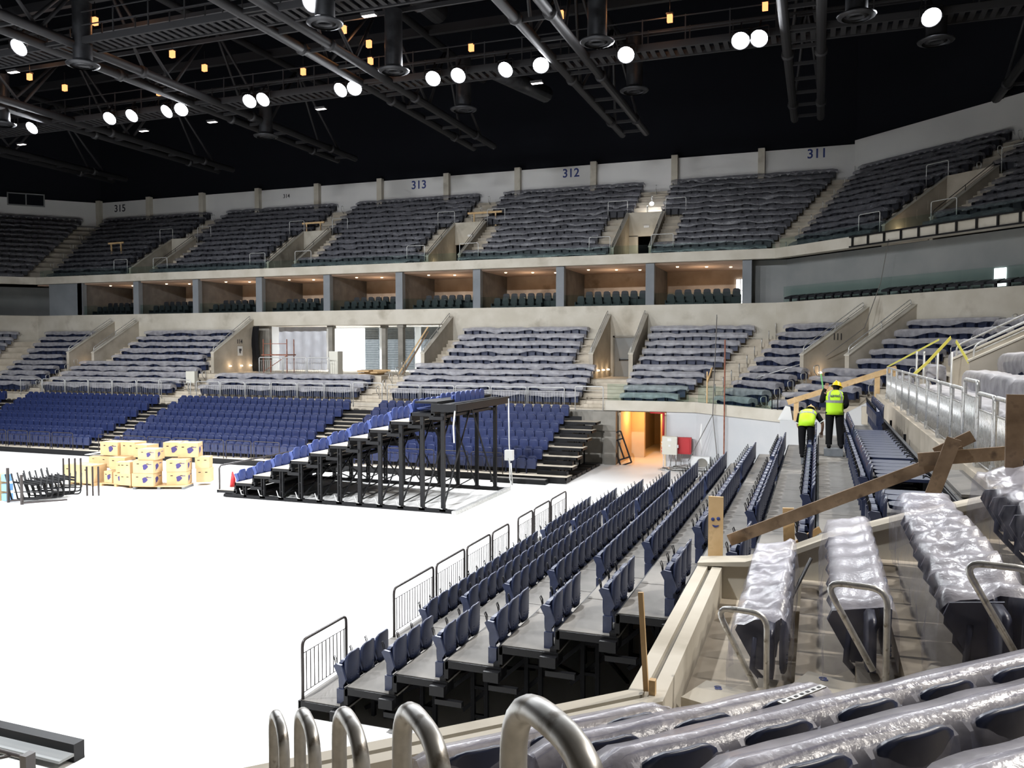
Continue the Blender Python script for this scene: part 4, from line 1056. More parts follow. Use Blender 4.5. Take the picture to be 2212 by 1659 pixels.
# numbers painted on the walls
def number(s, px, loc, size, rot, label, mat='number'):
    o = obj('painted_number', text_mesh(s, size, mat, .004), None, loc, rot); tag(o, label, 'number')
for s, x, z, sz, m_ in (('315', -61.6, 19.2, .92, 'darknumber'), ('314', -43.15, 19.2, .46, 'darknumber'), ('313', -30.5, 19.3, .92, 'number'), ('312', -17.75, 19.33, .90, 'number'), ('311', -.3, 19.4, .88, 'number')):
    number(s, 0, (x, 42.2 + 18.94, z - .15), sz, (math.pi / 2, 0, 0), {'315': 'large dark number 315 near the left corner of the upper wall', '314': 'small dark number 314 on the upper wall', '313': 'blue number 313, left of the wall centre', '312': 'blue number 312 in the middle of the upper wall', '311': 'blue number 311 at the right end of the wall'}[s], m_)
number('114', 0, (-38.585, 48.9, 6.45), .42, (math.pi / 2, 0, math.pi / 2), 'dark number 114 on the wall left of the construction opening', 'darknumber')
p = PT('farright', -30.85 + .13, 6.2, 6.55); number('111', 0, p, .46, (math.pi / 2, 0, RZ('farright') + math.pi / 2), 'dark number 111 on the corner gangway wall', 'darknumber')
mb = MB(); mb.box(0, .012, -.26, .26, -.33, .33); mb.cur = 1; mb.box(.012, .016, -.12, .14, .0, .16); mb.box(.012, .016, -.1, .06, -.14, 0); mb.box(.012, .016, -.03, .03, -.2, -.14)
solo('wall_notice', mb.mesh('wall_notice', ['white_paint', 'darknumber']), 'white framed notice with a black picture under number 114', 'sign', (-38.59, 48.95, 5.8))
for k, (i, s, d, z, nm) in enumerate([('far', -38.58, 5.6, 4.75, 'first under 114'), ('far', -38.58, 6.8, 4.75, 'second under 114'), ('far', -38.58, 7.8, 4.75, 'third under 114'), ('far', -12.07, 5.0, 4.7, 'first by the grey door'), ('far', -12.07, 6.2, 4.7, 'second by the grey door'), ('far', -12.07, 7.4, 4.7, 'third by the grey door'),
        ('farright', -30.7, 5.0, 4.8, 'under number 111'), ('far', -51.6, 5.5, 4.7, 'in the leftmost gangway'), ('farright', -30.85, 10.5, 12.0, 'in the upper right gateway'), ('far', -10.05, 10.2, 11.7, 'in the upper gateway with the work lamp'), ('far', -25.0, 10.4, 11.7, 'in the upper gateway right of 313')]):
    mb = MB(); mb.lathe([(0, -.05), (.09, -.04), (.1, 0), (.07, .05), (0, .06)], 10)
    solo('step_light', mb.mesh('step_light', 'downlight'), 'small glowing wall light, %s' % nm, 'light', PT(i, s + .06, d, z), RZ(i))
    lamp('step_lamp', 'POINT', PT(i, s + .35, d - .05, z + .05), 6, (1, .72, .45), shadow_soft_size=.06)
mb = MB(); mb.lathe([(0, -.14), (.12, -.08), (.15, 0), (.12, .08), (0, .14)], 12); solo('work_lamp', mb.mesh('work_lamp', 'flood'), 'bright white work lamp above the gateway right of 312', 'lamp', PT('far', -10.9, 15.2, 15.9))
lamp('work_beam', 'POINT', PT('far', -10.9, 15.0, 15.9), 60, (1, 1, 1), shadow_soft_size=.1)
# dark window box on the left upper wall
t = thing('control_booth_window', 'dark two-pane booth window on the upper wall at far left', 'window', PT('farleft', -8.0, 18.95, 18.95), RZ('farleft'))
mb = MB()
for a, b, c, d in ((-1.5, 1.5, 0, .1), (-1.5, 1.5, 1.05, 1.15)): mb.box(a, b, -.12, 0, c, d)
for x in (-1.5, -.05, 1.4): mb.box(x, x + .1, -.12, 0, 0, 1.15)
obj('frame', mb.mesh('frame', 'grey_wall'), t); mb = MB(); mb.box(-1.45, 1.45, -.06, -.03, .05, 1.1); obj('pane', mb.mesh('pane', 'blackwall'), t)
t.location = PT('farleft', (-68.3 + 56.85) * Q, 18.93, 19.0)

# ================================================================== construction opening interior
mb = MB(); mb.box(-38.8, -22.8, 57.0, 57.2, 4.3, 7.7); mb.box(-39.0, -38.75, 50.9, 57, 4.3, 7.7); mb.box(-22.85, -22.6, 50.9, 57, 4.3, 7.7); mbst('wall_opening', mb, 'white', 'bare walls inside the construction opening')
mb = MB(); mb.box(-38.8, -22.8, 50.9, 57.2, 7.62, 7.7); mbst('ceiling_opening', mb, 'concrete', 'slab over the construction opening')
mb = MB(); mb.box(-38.7, -37.75, 51.2, 51.5, 4.3, 7.6); mbst('wall_opening_pier', mb, 'concrete_dark', 'rough pier at the left of the opening')
for k, (a, b, z0) in enumerate(((-38.7, -37.6, 4.3), (-36.4, -32.4, 4.3), (-28.2, -25.0, 4.4))):
    mb = MB(); mb.box(a - (1.5 if k == 1 else 0) * 0, b, 56.9, 56.95, z0, 7.5); mbst('window_%d' % (6 + k), mb, 'daylight', 'bright daylit opening behind the construction space')
lamp('opening_fill', 'AREA', (-30.7, 55.5, 7.4), 900, (.95, .98, 1), (-30.7, 53, 4.3), shape='RECTANGLE', size=12, size_y=2)  # added area lamp that brightens the interior, no fixture there
mb = MB(); mb.sm = True
vs = []
for a in range(25):
    for b in range(9): vs.append((-37.5 + 4.1 * a / 24, 52.0 + .07 * math.sin(a * 1.3) + .05 * math.sin(b * 2 + a), 4.4 + 3.15 * b / 8))
mb.add(vs, [(a * 9 + b, (a + 1) * 9 + b, (a + 1) * 9 + b + 1, a * 9 + b + 1) for a in range(24) for b in range(8)])
M['sheeting'] = plain('white_sheeting', (.55, .56, .60), .35)
solo('plastic_curtain', mb.mesh('plastic_curtain', 'sheeting', False), 'silvery plastic sheeting hung across the left of the construction opening', 'plastic sheeting')
for k, (x, w, y, m_) in enumerate(((-32.55, .34, 51.3, 'concrete_dark'), (-28.45, .3, 51.6, 'concrete_dark'), (-26.75, .36, 50.9, 'rust'))):
    mb = MB(); mb.box(-w / 2, w / 2, -w / 2, w / 2, 0, 3.3); mb.cur = 1; mb.box(-w / 2 - .06, w / 2 + .06, -w / 2 - .06, w / 2 + .06, 3.1, 3.3)
    solo('column', mb.mesh('column', ['concrete_dark', 'concrete_dark']), 'rough column in the construction opening, %s from the left' % ORD[k], 'column', (x, y, 4.3))
for k, (a, b) in enumerate(((-31.5, -30.4), (-30.1, -28.6), (-28.3, -27.5), (-26.9, -23.6))):
    mb = MB(); z = 4.5
    while z < 7.4: mb.box(0, b - a, 0, .05, z - 4.3, z - 4.3 + .14); z += .17
    mb.box(-.05, b - a + .05, .05, .08, .1, 3.2)
    solo('metal_shutter', mb.mesh('metal_shutter', 'shutter'), 'ribbed grey metal cladding in the opening, %s panel from the left' % ORD[k], 'panel', (a, 54.2, 4.3))
mb = MB(); mb.box(-.32, .32, -.3, .3, 0, 1.5); mb.cur = 1; mb.box(-.31, .31, -.31, -.3, .05, 1.45)
solo('tall_cabinet', mb.mesh('tall_cabinet', ['cream_box', 'cream_box']), 'pale green-white tall cabinet at the edge of the opening', 'cabinet', (-28.75, 45.8, 4.3))
for k, (x, y, z, a, w) in enumerate(((-27.0, 47.2, 4.31, .2, 1.5), (-26.6, 47.0, 4.42, -.3, 1.2), (-26.3, 47.3, 4.52, .5, 1.1), (-27.2, 46.8, 4.5, .1, .8))):
    mb = MB(); mb.box(-w / 2, w / 2, -.4, .4, 0, .1)
    o = solo('cardboard_sheet', mb.mesh('cardboard_sheet', 'cardboard'), 'flattened cardboard in the heap on the opening floor, %s layer up' % ORD[k], 'cardboard', (x, y, z), a); o.rotation_euler[0] = .05 * (k % 2)
for k, dx in enumerate((0, .3)):
    mb = MB(); mb.bar((0, 0, 0), (1.5 - dx, 1.2, 3.0 - dx), .22, .05); solo('timber_board', mb.mesh('timber_board', 'wood' if k == 0 else 'oldwood'), '%s timber board leaning at the right end of the opening' % ('long pale' if k == 0 else 'shorter darker'), 'board', (-24.6 + dx, 46.3, 4.35))
mb = MB()
for x in (-35.6, -33.7):
    mb.bar((x, 47.6, 4.3), (x, 47.6, 6.6), .05, .05); mb.bar((x, 48.4, 4.3), (x, 48.4, 6.6), .05, .05)
mb.box(-35.7, -33.6, 47.5, 48.5, 5.5, 5.58); mb.bar((-35.6, 47.6, 4.4), (-33.7, 47.6, 5.5), .04, .04); mb.bar((-35.6, 47.6, 6.3), (-33.7, 47.6, 6.3), .04, .04)
solo('scaffold_platform', mb.mesh('scaffold_platform', 'rust'), 'small scaffold platform before the plastic sheeting', 'scaffold')

# ================================================================== roof: trusses, catwalks, ducts, lamps
def truss(x0, x1, z, y0, y1, label):
    t = thing('roof_truss', label, 'truss', (0, 0, 0), group='roof trusses running towards the far wall')
    for x in (x0, x1):
        mb = MB(); mb.tube([(x, y0, z), (x, y1, z)], .22, 10); y = y0 + 4
        while y < y1: mb.tube([(x, y - .12, z), (x, y + .12, z)], .3, 10); y += 8.7
        obj('bottom_chord', mb.mesh('bottom_chord', 'roofsteel'), t)
    xm = (x0 + x1) / 2
    mb = MB(); mb.tube([(xm, y0, z + 4.6), (xm, y1, z + 4.6)], .22, 8); obj('top_chord', mb.mesh('top_chord', 'roofsteel'), t)
    mb = MB(); mb.bar((x0, 0, z), (x1, 0, z), .12, .16); rm = mb.mesh('rung', 'roofsteel'); y = y0
    while y < y1: obj('rung', rm, t, (0, y, 0)); y += 2.45
    mb = MB(); y = y0; k = 0
    while y < y1 - 4:
        for x in (x0, x1): mb.tube([(x, y, z), (xm, y + 4.1, z + 4.6)], .09, 5); mb.tube([(xm, y + 4.1, z + 4.6), (x, y + 8.2, z)], .09, 5)
        y += 8.2
    obj('diagonals', mb.mesh('diagonals', 'roofsteel'), t)
for k, (a, b) in enumerate(((-55.6, -54.2), (-44.8, -43.4), (-33.9, -32.4), (-22.9, -21.4), (-12.3, -10.75), (-1.6, -.1), (9.2, 10.7))):
    truss(a, b, 20, -5, 54.5, 'dark tubular roof truss, %s from the left' % ORD[k])
def catwalk(y0, y1, z, x0, x1, label, gap=None):
    t = thing('catwalk', label, 'catwalk', (0, 0, 0), group='catwalks crossing below the roof')
    mb = MB(); mb.box(x0, x1, y0, y0 + .12, z, z + .3); mb.box(x0, x1, y1 - .12, y1, z, z + .3); obj('edge_beam', mb.mesh('edge_beam', 'roofsteel'), t)
    mb = MB(); x = x0
    while x < x1: mb.box(x, x + .22, y0 + .12, y1 - .12, z + .05, z + .1); x += .42
    obj('grating', mb.mesh('grating', 'roofsteel'), t)
    mb = MB(); x = x0
    while x < x1:
        for y in (y0, y1): mb.bar((x, y, z + .3), (x, y, z + 1.45), .05, .05)
        x += 2.0
    for y in (y0, y1):
        for h in (.8, 1.4): mb.bar((x0, y, z + h), (x1, y, z + h), .045, .045)
    obj('handrail', mb.mesh('handrail', 'roofsteel'), t)
for k, (a, b) in enumerate(((9.4, 10.7), (20.0, 21.3), (29.6, 30.9), (39.5, 40.9))): catwalk(a, b, 19.95 if k > 1 else 20.6, -56, 14, 'dark catwalk crossing the roof, %s from the viewer' % ORD[k])
mb = MB(); x = -60
for y in (24.5, 35.0, 45.5): mb.bar((-60, y, 24.8), (20, y, 24.8), .3, .5)
for y in (27, 33.4, 36.4, 43.5): mb.bar((-60, y, 22.2), (20, y, 22.2), .12, .2)
mbst('trim_4', mb, 'roofsteel', 'dark cross beams of the roof')
# floodlights
mb = MB(); mb.lathe([(.0, .28), (.2, .26), (.38, .05), (.42, 0), (.4, -.02)], 16); HOUS = mb.mesh('lamp_housing', 'roofsteel')
mb = MB(); mb.lathe([(0, -.06), (.2, -.05), (.36, -.01), (.38, .02)], 18); LENS = mb.mesh('lamp_lens', 'flood')
mb = MB(); mb.tube(rounded([(-.45, 0, 0), (-.45, 0, .5), (.45, 0, .5), (.45, 0, 0)], .1), .03, 5); mb.bar((0, 0, .5), (0, .3, .9), .06, .06); BRK = mb.mesh('bracket', 'black')
fl = None
FL = [(x, 39.15, 19.75, (FLOOD_X.index(x))) for x in FLOOD_X] + [(-34.7, 28.7, 19.8, 17), (-19.4, 29.3, 19.9, 18)]
for x, y, z, k in FL:
    lab = 'glaring white floodlight, %s from the left along the far catwalk' % ORD[k] if k < 17 else 'glaring white floodlight on the nearer catwalk, %s one' % ('left' if k == 17 else 'right')
    if fl is None:
        fl = thing('floodlight', lab, 'floodlight', (x, y, z), 0, 'floodlights under the catwalks')
        h = obj('lamp_housing', HOUS, fl, (0, 0, 0), (math.radians(-50), 0, 0)); l_ = obj('lamp_lens', LENS, fl, (0, 0, 0), (math.radians(-50), 0, 0)); obj('bracket', BRK, fl)
    else: dup(fl, (x, y, z), (k * 37 % 50 - 25) * .012, lab)
# the small strip lamps and the amber lamps in the roof
mb = MB(); mb.prism([(-.12, 0), (-.2, .1), (.2, .1), (.12, 0)], -.33, .33, 'x'); mb.cur = 1; mb.box(-.3, .3, -.11, .11, -.015, 0); SL = mb.mesh('strip_lamp', ['roofsteel', 'smalllamp'])
for k, (x, y) in enumerate(((-51.7, 42.8), (-41.1, 42.9), (-35.5, 42.7), (-27.6, 42.6), (-14.2, 42.45), (-38.6, 31.6), (-18.0, 31.5))):
    solo('strip_lamp', SL, 'small pale lamp hanging below the roof, %s %s' % (ORD[k] if k < 5 else ORD[k - 5], 'from the left in the far row' if k < 5 else 'from the left in the near row'), 'lamp', (x, y, 20), 0, 'small pale roof lamps')
mb = MB(); mb.box(-.12, .12, -.09, .09, -.17, .17); mb.cur = 1; mb.box(-.16, .16, -.12, .12, .17, .24); mb.tube([(0, 0, .3), (0, 0, .9)], .02, 5); AL = mb.mesh('amber_lamp', ['amber', 'black'])
OR = [(205, 46), (372, 117), (442, 147), (343, 200), (655, 155), (64, 166), (140, 190), (797, 95), (800, 132), (1018, 103), (1447, 40), (1211, 32), (1653, 14), (742, 64)]
OXY = [(-29.34, 27.96), (-29.13, 32.29), (-29.05, 34.42), (-34.17, 36.81), (-24.74, 36.6), (-38.47, 32.4), (-38.32, 34.41), (-19.66, 34.36), (-20.75, 36.4), (-15.42, 36.42), (-6.15, 36.16), (-10.39, 34.18), (-2.27, 36.26), (-19.83, 32.45), (-14.0, 30.0)]
for k, (x, y) in enumerate(OXY):
    f_ = 1 + 1.2 / 14 if True else 1   # carried out to the level where they hang
    solo('amber_lamp', AL, 'small amber lamp glowing in the roof steelwork, one of many alike', 'lamp', (x * f_, y * f_, 21.2), 0, 'amber lamps in the roof steelwork')
for x, y in ((-29.5, 30), (-20.5, 35), (-6.5, 36), (-38.5, 33)):
    lamp('amber_glow', 'POINT', (x * 1.08, y * 1.08, 21.6), 45, (1, .45, .18), shadow_soft_size=.2)
# ducts and ceiling diffusers
mb = MB(); mb.tube([(-18.8, 24, 23.2), (-18.6, 39.6, 23.2)], .55, 14); y = 25
while y < 39: mb.tube([(-18.75, y, 23.2), (-18.75, y + .12, 23.2)], .6, 14); y += 1.6
solo('air_duct', mb.mesh('air_duct', 'duct'), 'large round sheet-metal duct under the roof near its middle', 'duct')
mb = MB(); mb.tube([(-17.0, 43.5, 21.3), (-16.0, 49.5, 21.6)], .5, 12); solo('air_duct', mb.mesh('air_duct', 'duct'), 'shorter round duct hanging far back beyond the catwalk', 'duct')
mb = MB(); mb.tube([(-9.6, 24, 23.4), (-9.5, 36, 23.2)], .5, 12); solo('air_duct', mb.mesh('air_duct', 'duct'), 'round duct above the truss right of the middle', 'duct')
for k, (x, y) in enumerate(((-32.15, 29.9), (-18.9, 29.5), (-19.05, 35.6), (-18.5, 42.6), (-9.1, 35.3), (-9.0, 42.5), (1.2, 36.1), (4.5, 40.2), (-32.3, 43.7), (-45, 36))):
    t = thing('air_diffuser', 'round ceiling air diffuser, %s' % ['over the left truss', 'near row, middle', 'below the large duct', 'far back in the middle', 'right of the middle duct', 'far back right of the middle', 'near the right truss', 'rightmost under the roof', 'far back on the left', 'leftmost under the roof'][k], 'air diffuser', (x, y, 19.0), 0, 'round air diffusers')
    mb = MB(); mb.lathe([(.55, .0), (.72, .06), (.75, .12), (.5, .16), (.42, .3)], 18); mb.lathe([(.30, .02), (.45, .08), (.44, .1)], 18); obj('ring', mb.mesh('ring', 'duct'), t)
    mb = MB(); mb.lathe([(.42, .2), (.42, 2.9 if k != 7 else 1.2)], 16); obj('drop_duct', mb.mesh('drop_duct', 'duct'), t)

# timber trestles and odds and ends on the tiers
for k, (x, d, z, w) in enumerate(((-55.3, 12.2, 13.8, 1.5), (-37.6, 14.6, 14.9, 1.9), (-23.0, 14.6, 14.9, 2.6))):
    t = thing('timber_trestle', 'pale timber trestle on the upper tier, %s' % ['in the leftmost block below 315', 'at the second gateway from the left', 'at the third gateway from the left'][k], 'trestle', PT('far', x, d, z), .1)
    mb = MB(); mb.bar((-w / 2, 0, .95), (w / 2, 0, 1.0), .1, .14); obj('beam', mb.mesh('beam', 'wood'), t)
    for sx in (-.35, .35): mb = MB(); mb.bar((sx * w * .9, .05, 0), (sx * w * .9, 0, .95), .09, .09); obj('leg', mb.mesh('leg', 'wood'), t)
t = thing('electrical_cabinet', 'cream electrical box on legs in the aisle left of number 114', 'cabinet', (-38.2, 43.6, 3.2))
mb = MB(); mb.box(-.35, .35, -.15, .15, .55, 1.3); obj('body', mb.mesh('body', 'cream_box'), t)
for x in (-.3, .26): mb = MB(); mb.box(x, x + .04, -.05, 0, 0, .55); obj('leg', mb.mesh('leg', 'galv'), t)
t = thing('timber_box', 'rough timber box beside the far blue seats at the left edge', 'box', (-50.8, 40.9, 2.0)); mb = MB(); mb.box(-.8, .8, -.4, .4, 0, .08); mb.box(-.8, -.7, -.4, .4, -.6, 0); mb.box(.7, .8, -.4, .4, -.6, 0); obj('frame', mb.mesh('frame', 'wood'), t)

mb = MB(); mb.sm = True; vs = []
for a in range(7):
    for b in range(8): vs.append((-38.55 + .6 * a / 6 - .12 * (7 - b) / 7, 50.3 + .08 * math.sin(a * 2 + b), 4.35 + 3.2 * b / 7))
mb.add(vs, [(a * 8 + b, (a + 1) * 8 + b, (a + 1) * 8 + b + 1, a * 8 + b + 1) for a in range(6) for b in range(7)])
solo('black_sheeting', mb.mesh('black_sheeting', 'cloth_black', False), 'black sheeting hanging at the left edge of the construction opening', 'sheeting')
# ================================================================== near block: covered seats, rails, timber
near_seats = MB()
def near_row_seats(i, s0, s1, d_back, z, arm=.48, roll=0):
    n_ = max(1, int((s1 - s0) / .49)); p_ = (s1 - s0) / n_
    for k in range(n_):
        mt = Matrix.Translation(PT(i, s0 + p_ * (k + .5), d_back, z)) @ Matrix.Rotation(RZ(i), 4, 'Z')
        for nm in ('backrest', 'seat_pan'):
            me = SP[nm]; o = MB(); o.v = [tuple(v.co) for v in me.vertices]; o.f = [tuple(p.vertices) for p in me.polygons]; o.m = [0] * len(o.f); o.s = [True] * len(o.f)
            near_seats.merge(o, mt)
        o = MB(); o.prism([(-arm, .50), (-arm + .04, .60), (-.08, .64), (-.06, .5), (-.2, .15), (-.28, .15)], -.262, -.232, 'x'); o.tube([(-.245, -.3, .45), (-.245, -.32, .15), (-.245, -.2, .02)], .03, 6)
        if roll: o.prism([(-.10, .2), (-.11, roll - .1), (-.095, roll - .045), (-.06, roll - .03), (-.025, roll - .055), (-.01, roll - .14), (-.01, .2)], -.222, .222, 'x')
        near_seats.merge(o, mt)
nsheets = []
def near_sheet(i, s0, s1, row, label, D, drop, group, seed, back=.06, amp=1.0, H=.83, roll=False):
    d0, d1, z = row
    me = sheet_mesh(s1 - s0, seed, 'film_near', step=.06, D=D, H=H, drop=drop, near=True, amp=amp, roll=roll)
    solo('plastic_sheet', me, label, 'plastic cover', PT(i, s0, d1 - back - D, z), RZ(i), group)
    near_row_seats(i, s0 + .08, s1 - .08, d1 - back - .01, z, min(.48, D - .03), H if roll else 0)
g = 'plastic-covered rows of the near block'
near_sheet('rightnear', -10.35, -7.4, NROWS[0], 'wrinkled clear plastic sheet over the seats beside the near parapet', .52, .62, g, 21)
near_sheet('rightnear', -10.5, -6.95, NROWS[1], 'smooth flat plastic sheet over the second row of the near block', .54, .60, g, 22, amp=.35)
near_sheet('rightnear', -10.4, -6.3, NROWS[2], 'heavily pleated plastic sheet over the third row of the near block', .62, .66, g, 23)
near_sheet('rightnear', -10.45, -6.3, NROWS[3], 'plastic sheet over the fourth row of the near block at the right edge', .6, .62, g, 24)
g = 'plastic-covered rows in the foreground'
for k, (w0, w1, lab) in enumerate(((1.5, 3.25, 'small torn plastic sheet over the row just behind the near parapet'), (1.85, 3.85, 'plastic sheet over the second foreground row, ending under the perforated steel strip'),
        (1.75, 5.2, 'long tight plastic sheet over the third foreground row'), (1.7, 5.4, 'long smooth plastic sheet over the fourth foreground row'), (1.75, 5.0, 'milky plastic sheet in the bottom right corner'))):
    near_sheet('nearright', -w1, -w0, N5[k], lab, .33, .5, g, 31 + k, amp=.2, H=.79, roll=True)
tag(obj('covered_seats', near_seats.mesh('covered_seats', 'navy', False)), 'navy seats hidden under the clear sheets of the near block', 'seats', None, 'stuff')
tag(obj('covered_seats', seats_under.mesh('covered_seats', 'navy', False)), 'dark navy seats hidden under the sheets of the lower bowl', 'seats', None, 'stuff')
M['upperseat'] = plain('grey_upper_seat', (.030, .032, .042), .6)  # greyer seat colour for the upper tier
tag(obj('covered_seats', seats_upper.mesh('covered_seats', 'upperseat', False)), 'dark seats hidden under the sheets of the upper tier', 'seats', None, 'stuff')

# big handrail loops of the foreground aisle
def big_loop(loc, rz, h, label, w=.36, r=.029, low=-1.0, group='steel loop handrails of the foreground aisle'):
    mb = MB(); pts = rounded([(0, 0, -h), (0, 0, 0), (w, 0, 0.0), (w + .0, 0, -.42), (w - .06, 0, low)], .15, 7)
    mb.tube(pts, r, 16)
    return solo('loop_handrail', mb.mesh('loop_handrail', 'galv_near'), label, 'handrail', loc, rz, group)
for k, (D_, dh) in enumerate(((4.65, 2.0), (3.85, 1.67), (3.03, 1.34), (2.22, 1.006), (1.44, .685))):
    d = 5.6 - D_; w = .715
    p = PT('nearright', -w, d - .10, 6 - dh - .02)
    big_loop(p, math.atan2(-Q, Q), 1.2, 'polished steel loop handrail in the foreground aisle, %s' % ['farthest and leftmost', 'second farthest', 'middle one', 'second nearest', 'nearest and largest'][k], w=.35)
# handrails between the near block and the foreground rows
def cane(post, top_dir, h, w, label):
    mb = MB(); dx, dy = top_dir
    mb.tube(rounded([(0, 0, 0), (0, 0, h), (dx * w, dy * w, h), (dx * w * .2, dy * w * .2, h - .62)], .13, 6), .024, 12)
    solo('loop_handrail', mb.mesh('loop_handrail', 'galv'), label, 'handrail', post, 0, 'steel loop handrails beside the near block')
cane((-.36, 6.95, 2.85), (-.98, .15), 1.0, .42, 'steel loop handrail before the first covered row beside the parapet')
cane((.50, 6.62, 3.18), (-.98, .15), 1.05, .44, 'steel loop handrail before the second covered row of the near block')
cane((1.36, 6.2, 3.51), (-.98, .15), 1.05, .44, 'steel loop handrail at the right edge, before the pleated sheet')
# numbered step blocks
for k, (x, y, z, s_) in enumerate(((-.66, 7.3, 2.85, '80'), (.2, 6.95, 3.18, '60'), (1.05, 6.5, 3.51, '10'))):
    mb = MB(); mb.box(-.3, .42, -.35, .12, 0, .17); o = solo('step_block', mb.mesh('step_block', 'concrete_light'), 'pale numbered concrete step block, %s' % ['near the parapet', 'between the two middle handrails', 'at the right edge'][k], 'step', (x, y, z), -.35)
    m2 = obj('stencilled_number', text_mesh(s_, .085, 'number', .002), o, (-.14, .03, .172), (0, 0, math.pi / 2 + .6))
# perforated steel strip, cup holders
mb = MB(); mb.box(0, .40, -.02, .02, 0, .008); mb.cur = 1
for k in range(7): mb.box(.02 + k * .054, .045 + k * .054, -.008, .008, .0081, .010)
solo('perforated_strip', mb.mesh('perforated_strip', ['galv_near', 'black']), 'perforated steel strip lying on the plastic of the second foreground row', 'metal strip', (-.17, 4.76, 4.035), math.atan2(.31, .21))
for k, p in enumerate(((.2, 4.99, 4.02), (.54, 5.19, 4.07), (-.17, 5.23, 3.78))):
    mb = MB(); mb.lathe([(.0, -.07), (.036, -.07), (.045, 0), (.041, 0), (.034, -.06), (0, -.06)], 16)
    solo('cup_holder', mb.mesh('cup_holder', 'navy'), 'round navy cup holder between the foreground sheets, %s' % ['the middle one', 'the right-hand one', 'the left-hand one'][k], 'cup holder', p)
# timber guard over the near end wall
def board(name, p0, p1, w, t_, mat, label, up=(0, 0, 1)):
    mb = MB(); c = (Vector(p0) + Vector(p1)) / 2; mb.bar(Vector(p0) - c, Vector(p1) - c, t_, w, up)
    return solo(name, mb.mesh(name, mat), label, 'board', c)
board('timber_plank', (-1.07, 11.2, 3.47), (1.66, 11.2, 4.76), .15, .04, 'oldwood', 'long dark plank slanting across above the near end wall')
board('timber_plank', (1.15, 11.12, 4.65), (2.3, 11.12, 4.80), .16, .04, 'oldwood', 'short dark plank running level to the right-hand post')
board('timber_post', (1.24, 11.04, 4.05), (1.52, 11.04, 4.93), .16, .04, 'oldwood', 'short slanting plank propping the two dark planks', (1, 0, -.3))
board('timber_post', (2.0, 10.3, 4.25), (2.0, 10.3, 5.5), .17, .05, 'oldwood', 'upright dark timber post at the right edge', (1, 0, 0))
board('timber_plank', (1.35, 11.25, 4.72), (1.75, 11.25, 4.95), .14, .04, 'oldwood', 'stub of dark plank behind the joint of the guard')
o = board('timber_post', (-1.22, 10.97, 3.25), (-1.22, 10.97, 4.08), .185, .04, 'wood', 'pale timber post with a blue smiling face drawn on it', (1, 0, 0))
mb = MB()
for x, z in ((-.035, .0), (.035, .012)): mb.lathe([(0, .004), (.022, .004), (.024, 0)], 12, (0, 0, 0)); mb.v[-36:] = [(v[0] + x, v[2] * -1 - .021, v[1] + z) for v in mb.v[-36:]]
mb.prism([(-.045, -.07), (-.03, -.095), (.0, -.105), (.03, -.095), (.045, -.07), (.0, -.08)], -.025, -.021, 'y')
obj('drawn_face', mb.mesh('drawn_face', 'number'), o, (0, 0, .12))
board('timber_block', (-1.26, 10.9, 3.25), (-1.12, 10.9, 3.25), .1, .06, 'wood', 'small timber block at the foot of the face post')
board('timber_stake', (-1.26, 6.55, 3.25), (-1.32, 6.6, 4.03), .04, .035, 'wood', 'thin pale timber stake with a blue tip at the parapet corner', (1, 0, 0))
board('timber_block', (-1.2, 6.5, 3.25), (-1.2, 6.5, 3.37), .05, .06, 'wood', 'tiny timber block at the foot of the thin stake', (1, 0, 0))
board('timber_post', (-.32, 11.3, 3.45), (-.34, 11.3, 3.93), .14, .04, 'wood', 'short pale plank standing behind the slanting plank', (1, 0, 0))
board('timber_board', (.02, 11.7, 3.40), (.62, 11.75, 3.44), .05, .3, 'wood', 'pale board lying behind the end wall', (0, 0, 1))
board('timber_board', (-.3, 11.4, 3.4), (.05, 11.6, 3.62), .08, .03, 'wood', 'broken pale board tilted behind the end wall')
mb = MB(); mb.tube([(-.33, 8.9, 3.2), (-.05, 10.2, 3.55)], .02, 8); solo('black_pipe', mb.mesh('black_pipe', 'black'), 'thin black pipe lying beside the first covered row', 'pipe')
board('deck_board', (2.2, 12.5, 4.02), (2.2, 15.0, 4.02), .04, .75, 'deck', 'loose grey deck panel beyond the near end wall, under the railing')
# timber guard by the workers
board('timber_rail', (-1.2, 36.8, 3.72), (2.95, 36.8, 5.2), .22, .05, 'wood', 'pale timber rail sloping up behind the workers')
for k, (x, z0, z1) in enumerate(((-.85, 2.95, 3.95), (2.25, 4.0, 5.05), (2.85, 4.15, 5.25))): board('timber_post', (x, 36.85, z0), (x, 36.85, z1), .2, .06, 'wood', 'pale timber post of the far guard, %s from the left' % ORD[k], (1, 0, 0))
mb = MB(); p = PT('farright', -33.1, .1, 3.3); mb.bar(p, p + Vector((0, 0, 1.55)), .1, .06); mb.bar(p + Vector((0, 0, 1.0)), p + Vector((.25, -.15, 1.75)), .08, .05); solo('timber_post', mb.mesh('timber_post', 'wood'), 'forked pale timber stick standing at the glass of the corner parapet', 'post')
for k, dx in enumerate((0, .25)): 
    mb = MB(); mb.tube([(0, 0, 0), (0, 0, 1.1)], .025, 6); solo('steel_stake', mb.mesh('steel_stake', 'black'), '%s thin dark stake at the end of the corner glass' % ('left' if k == 0 else 'right'), 'stake', (-1.9 + dx, 38.4 - dx, 3.0))
mb = MB(); mb.prism([(-.3, 0), (.3, 0), (.2, .55), (.0, .6)], -.15, .15, 'y'); solo('concrete_block', mb.mesh('concrete_block', 'white_paint'), 'small white block on the wall end beside the glass', 'block', (-1.3, 37.3, 2.95))
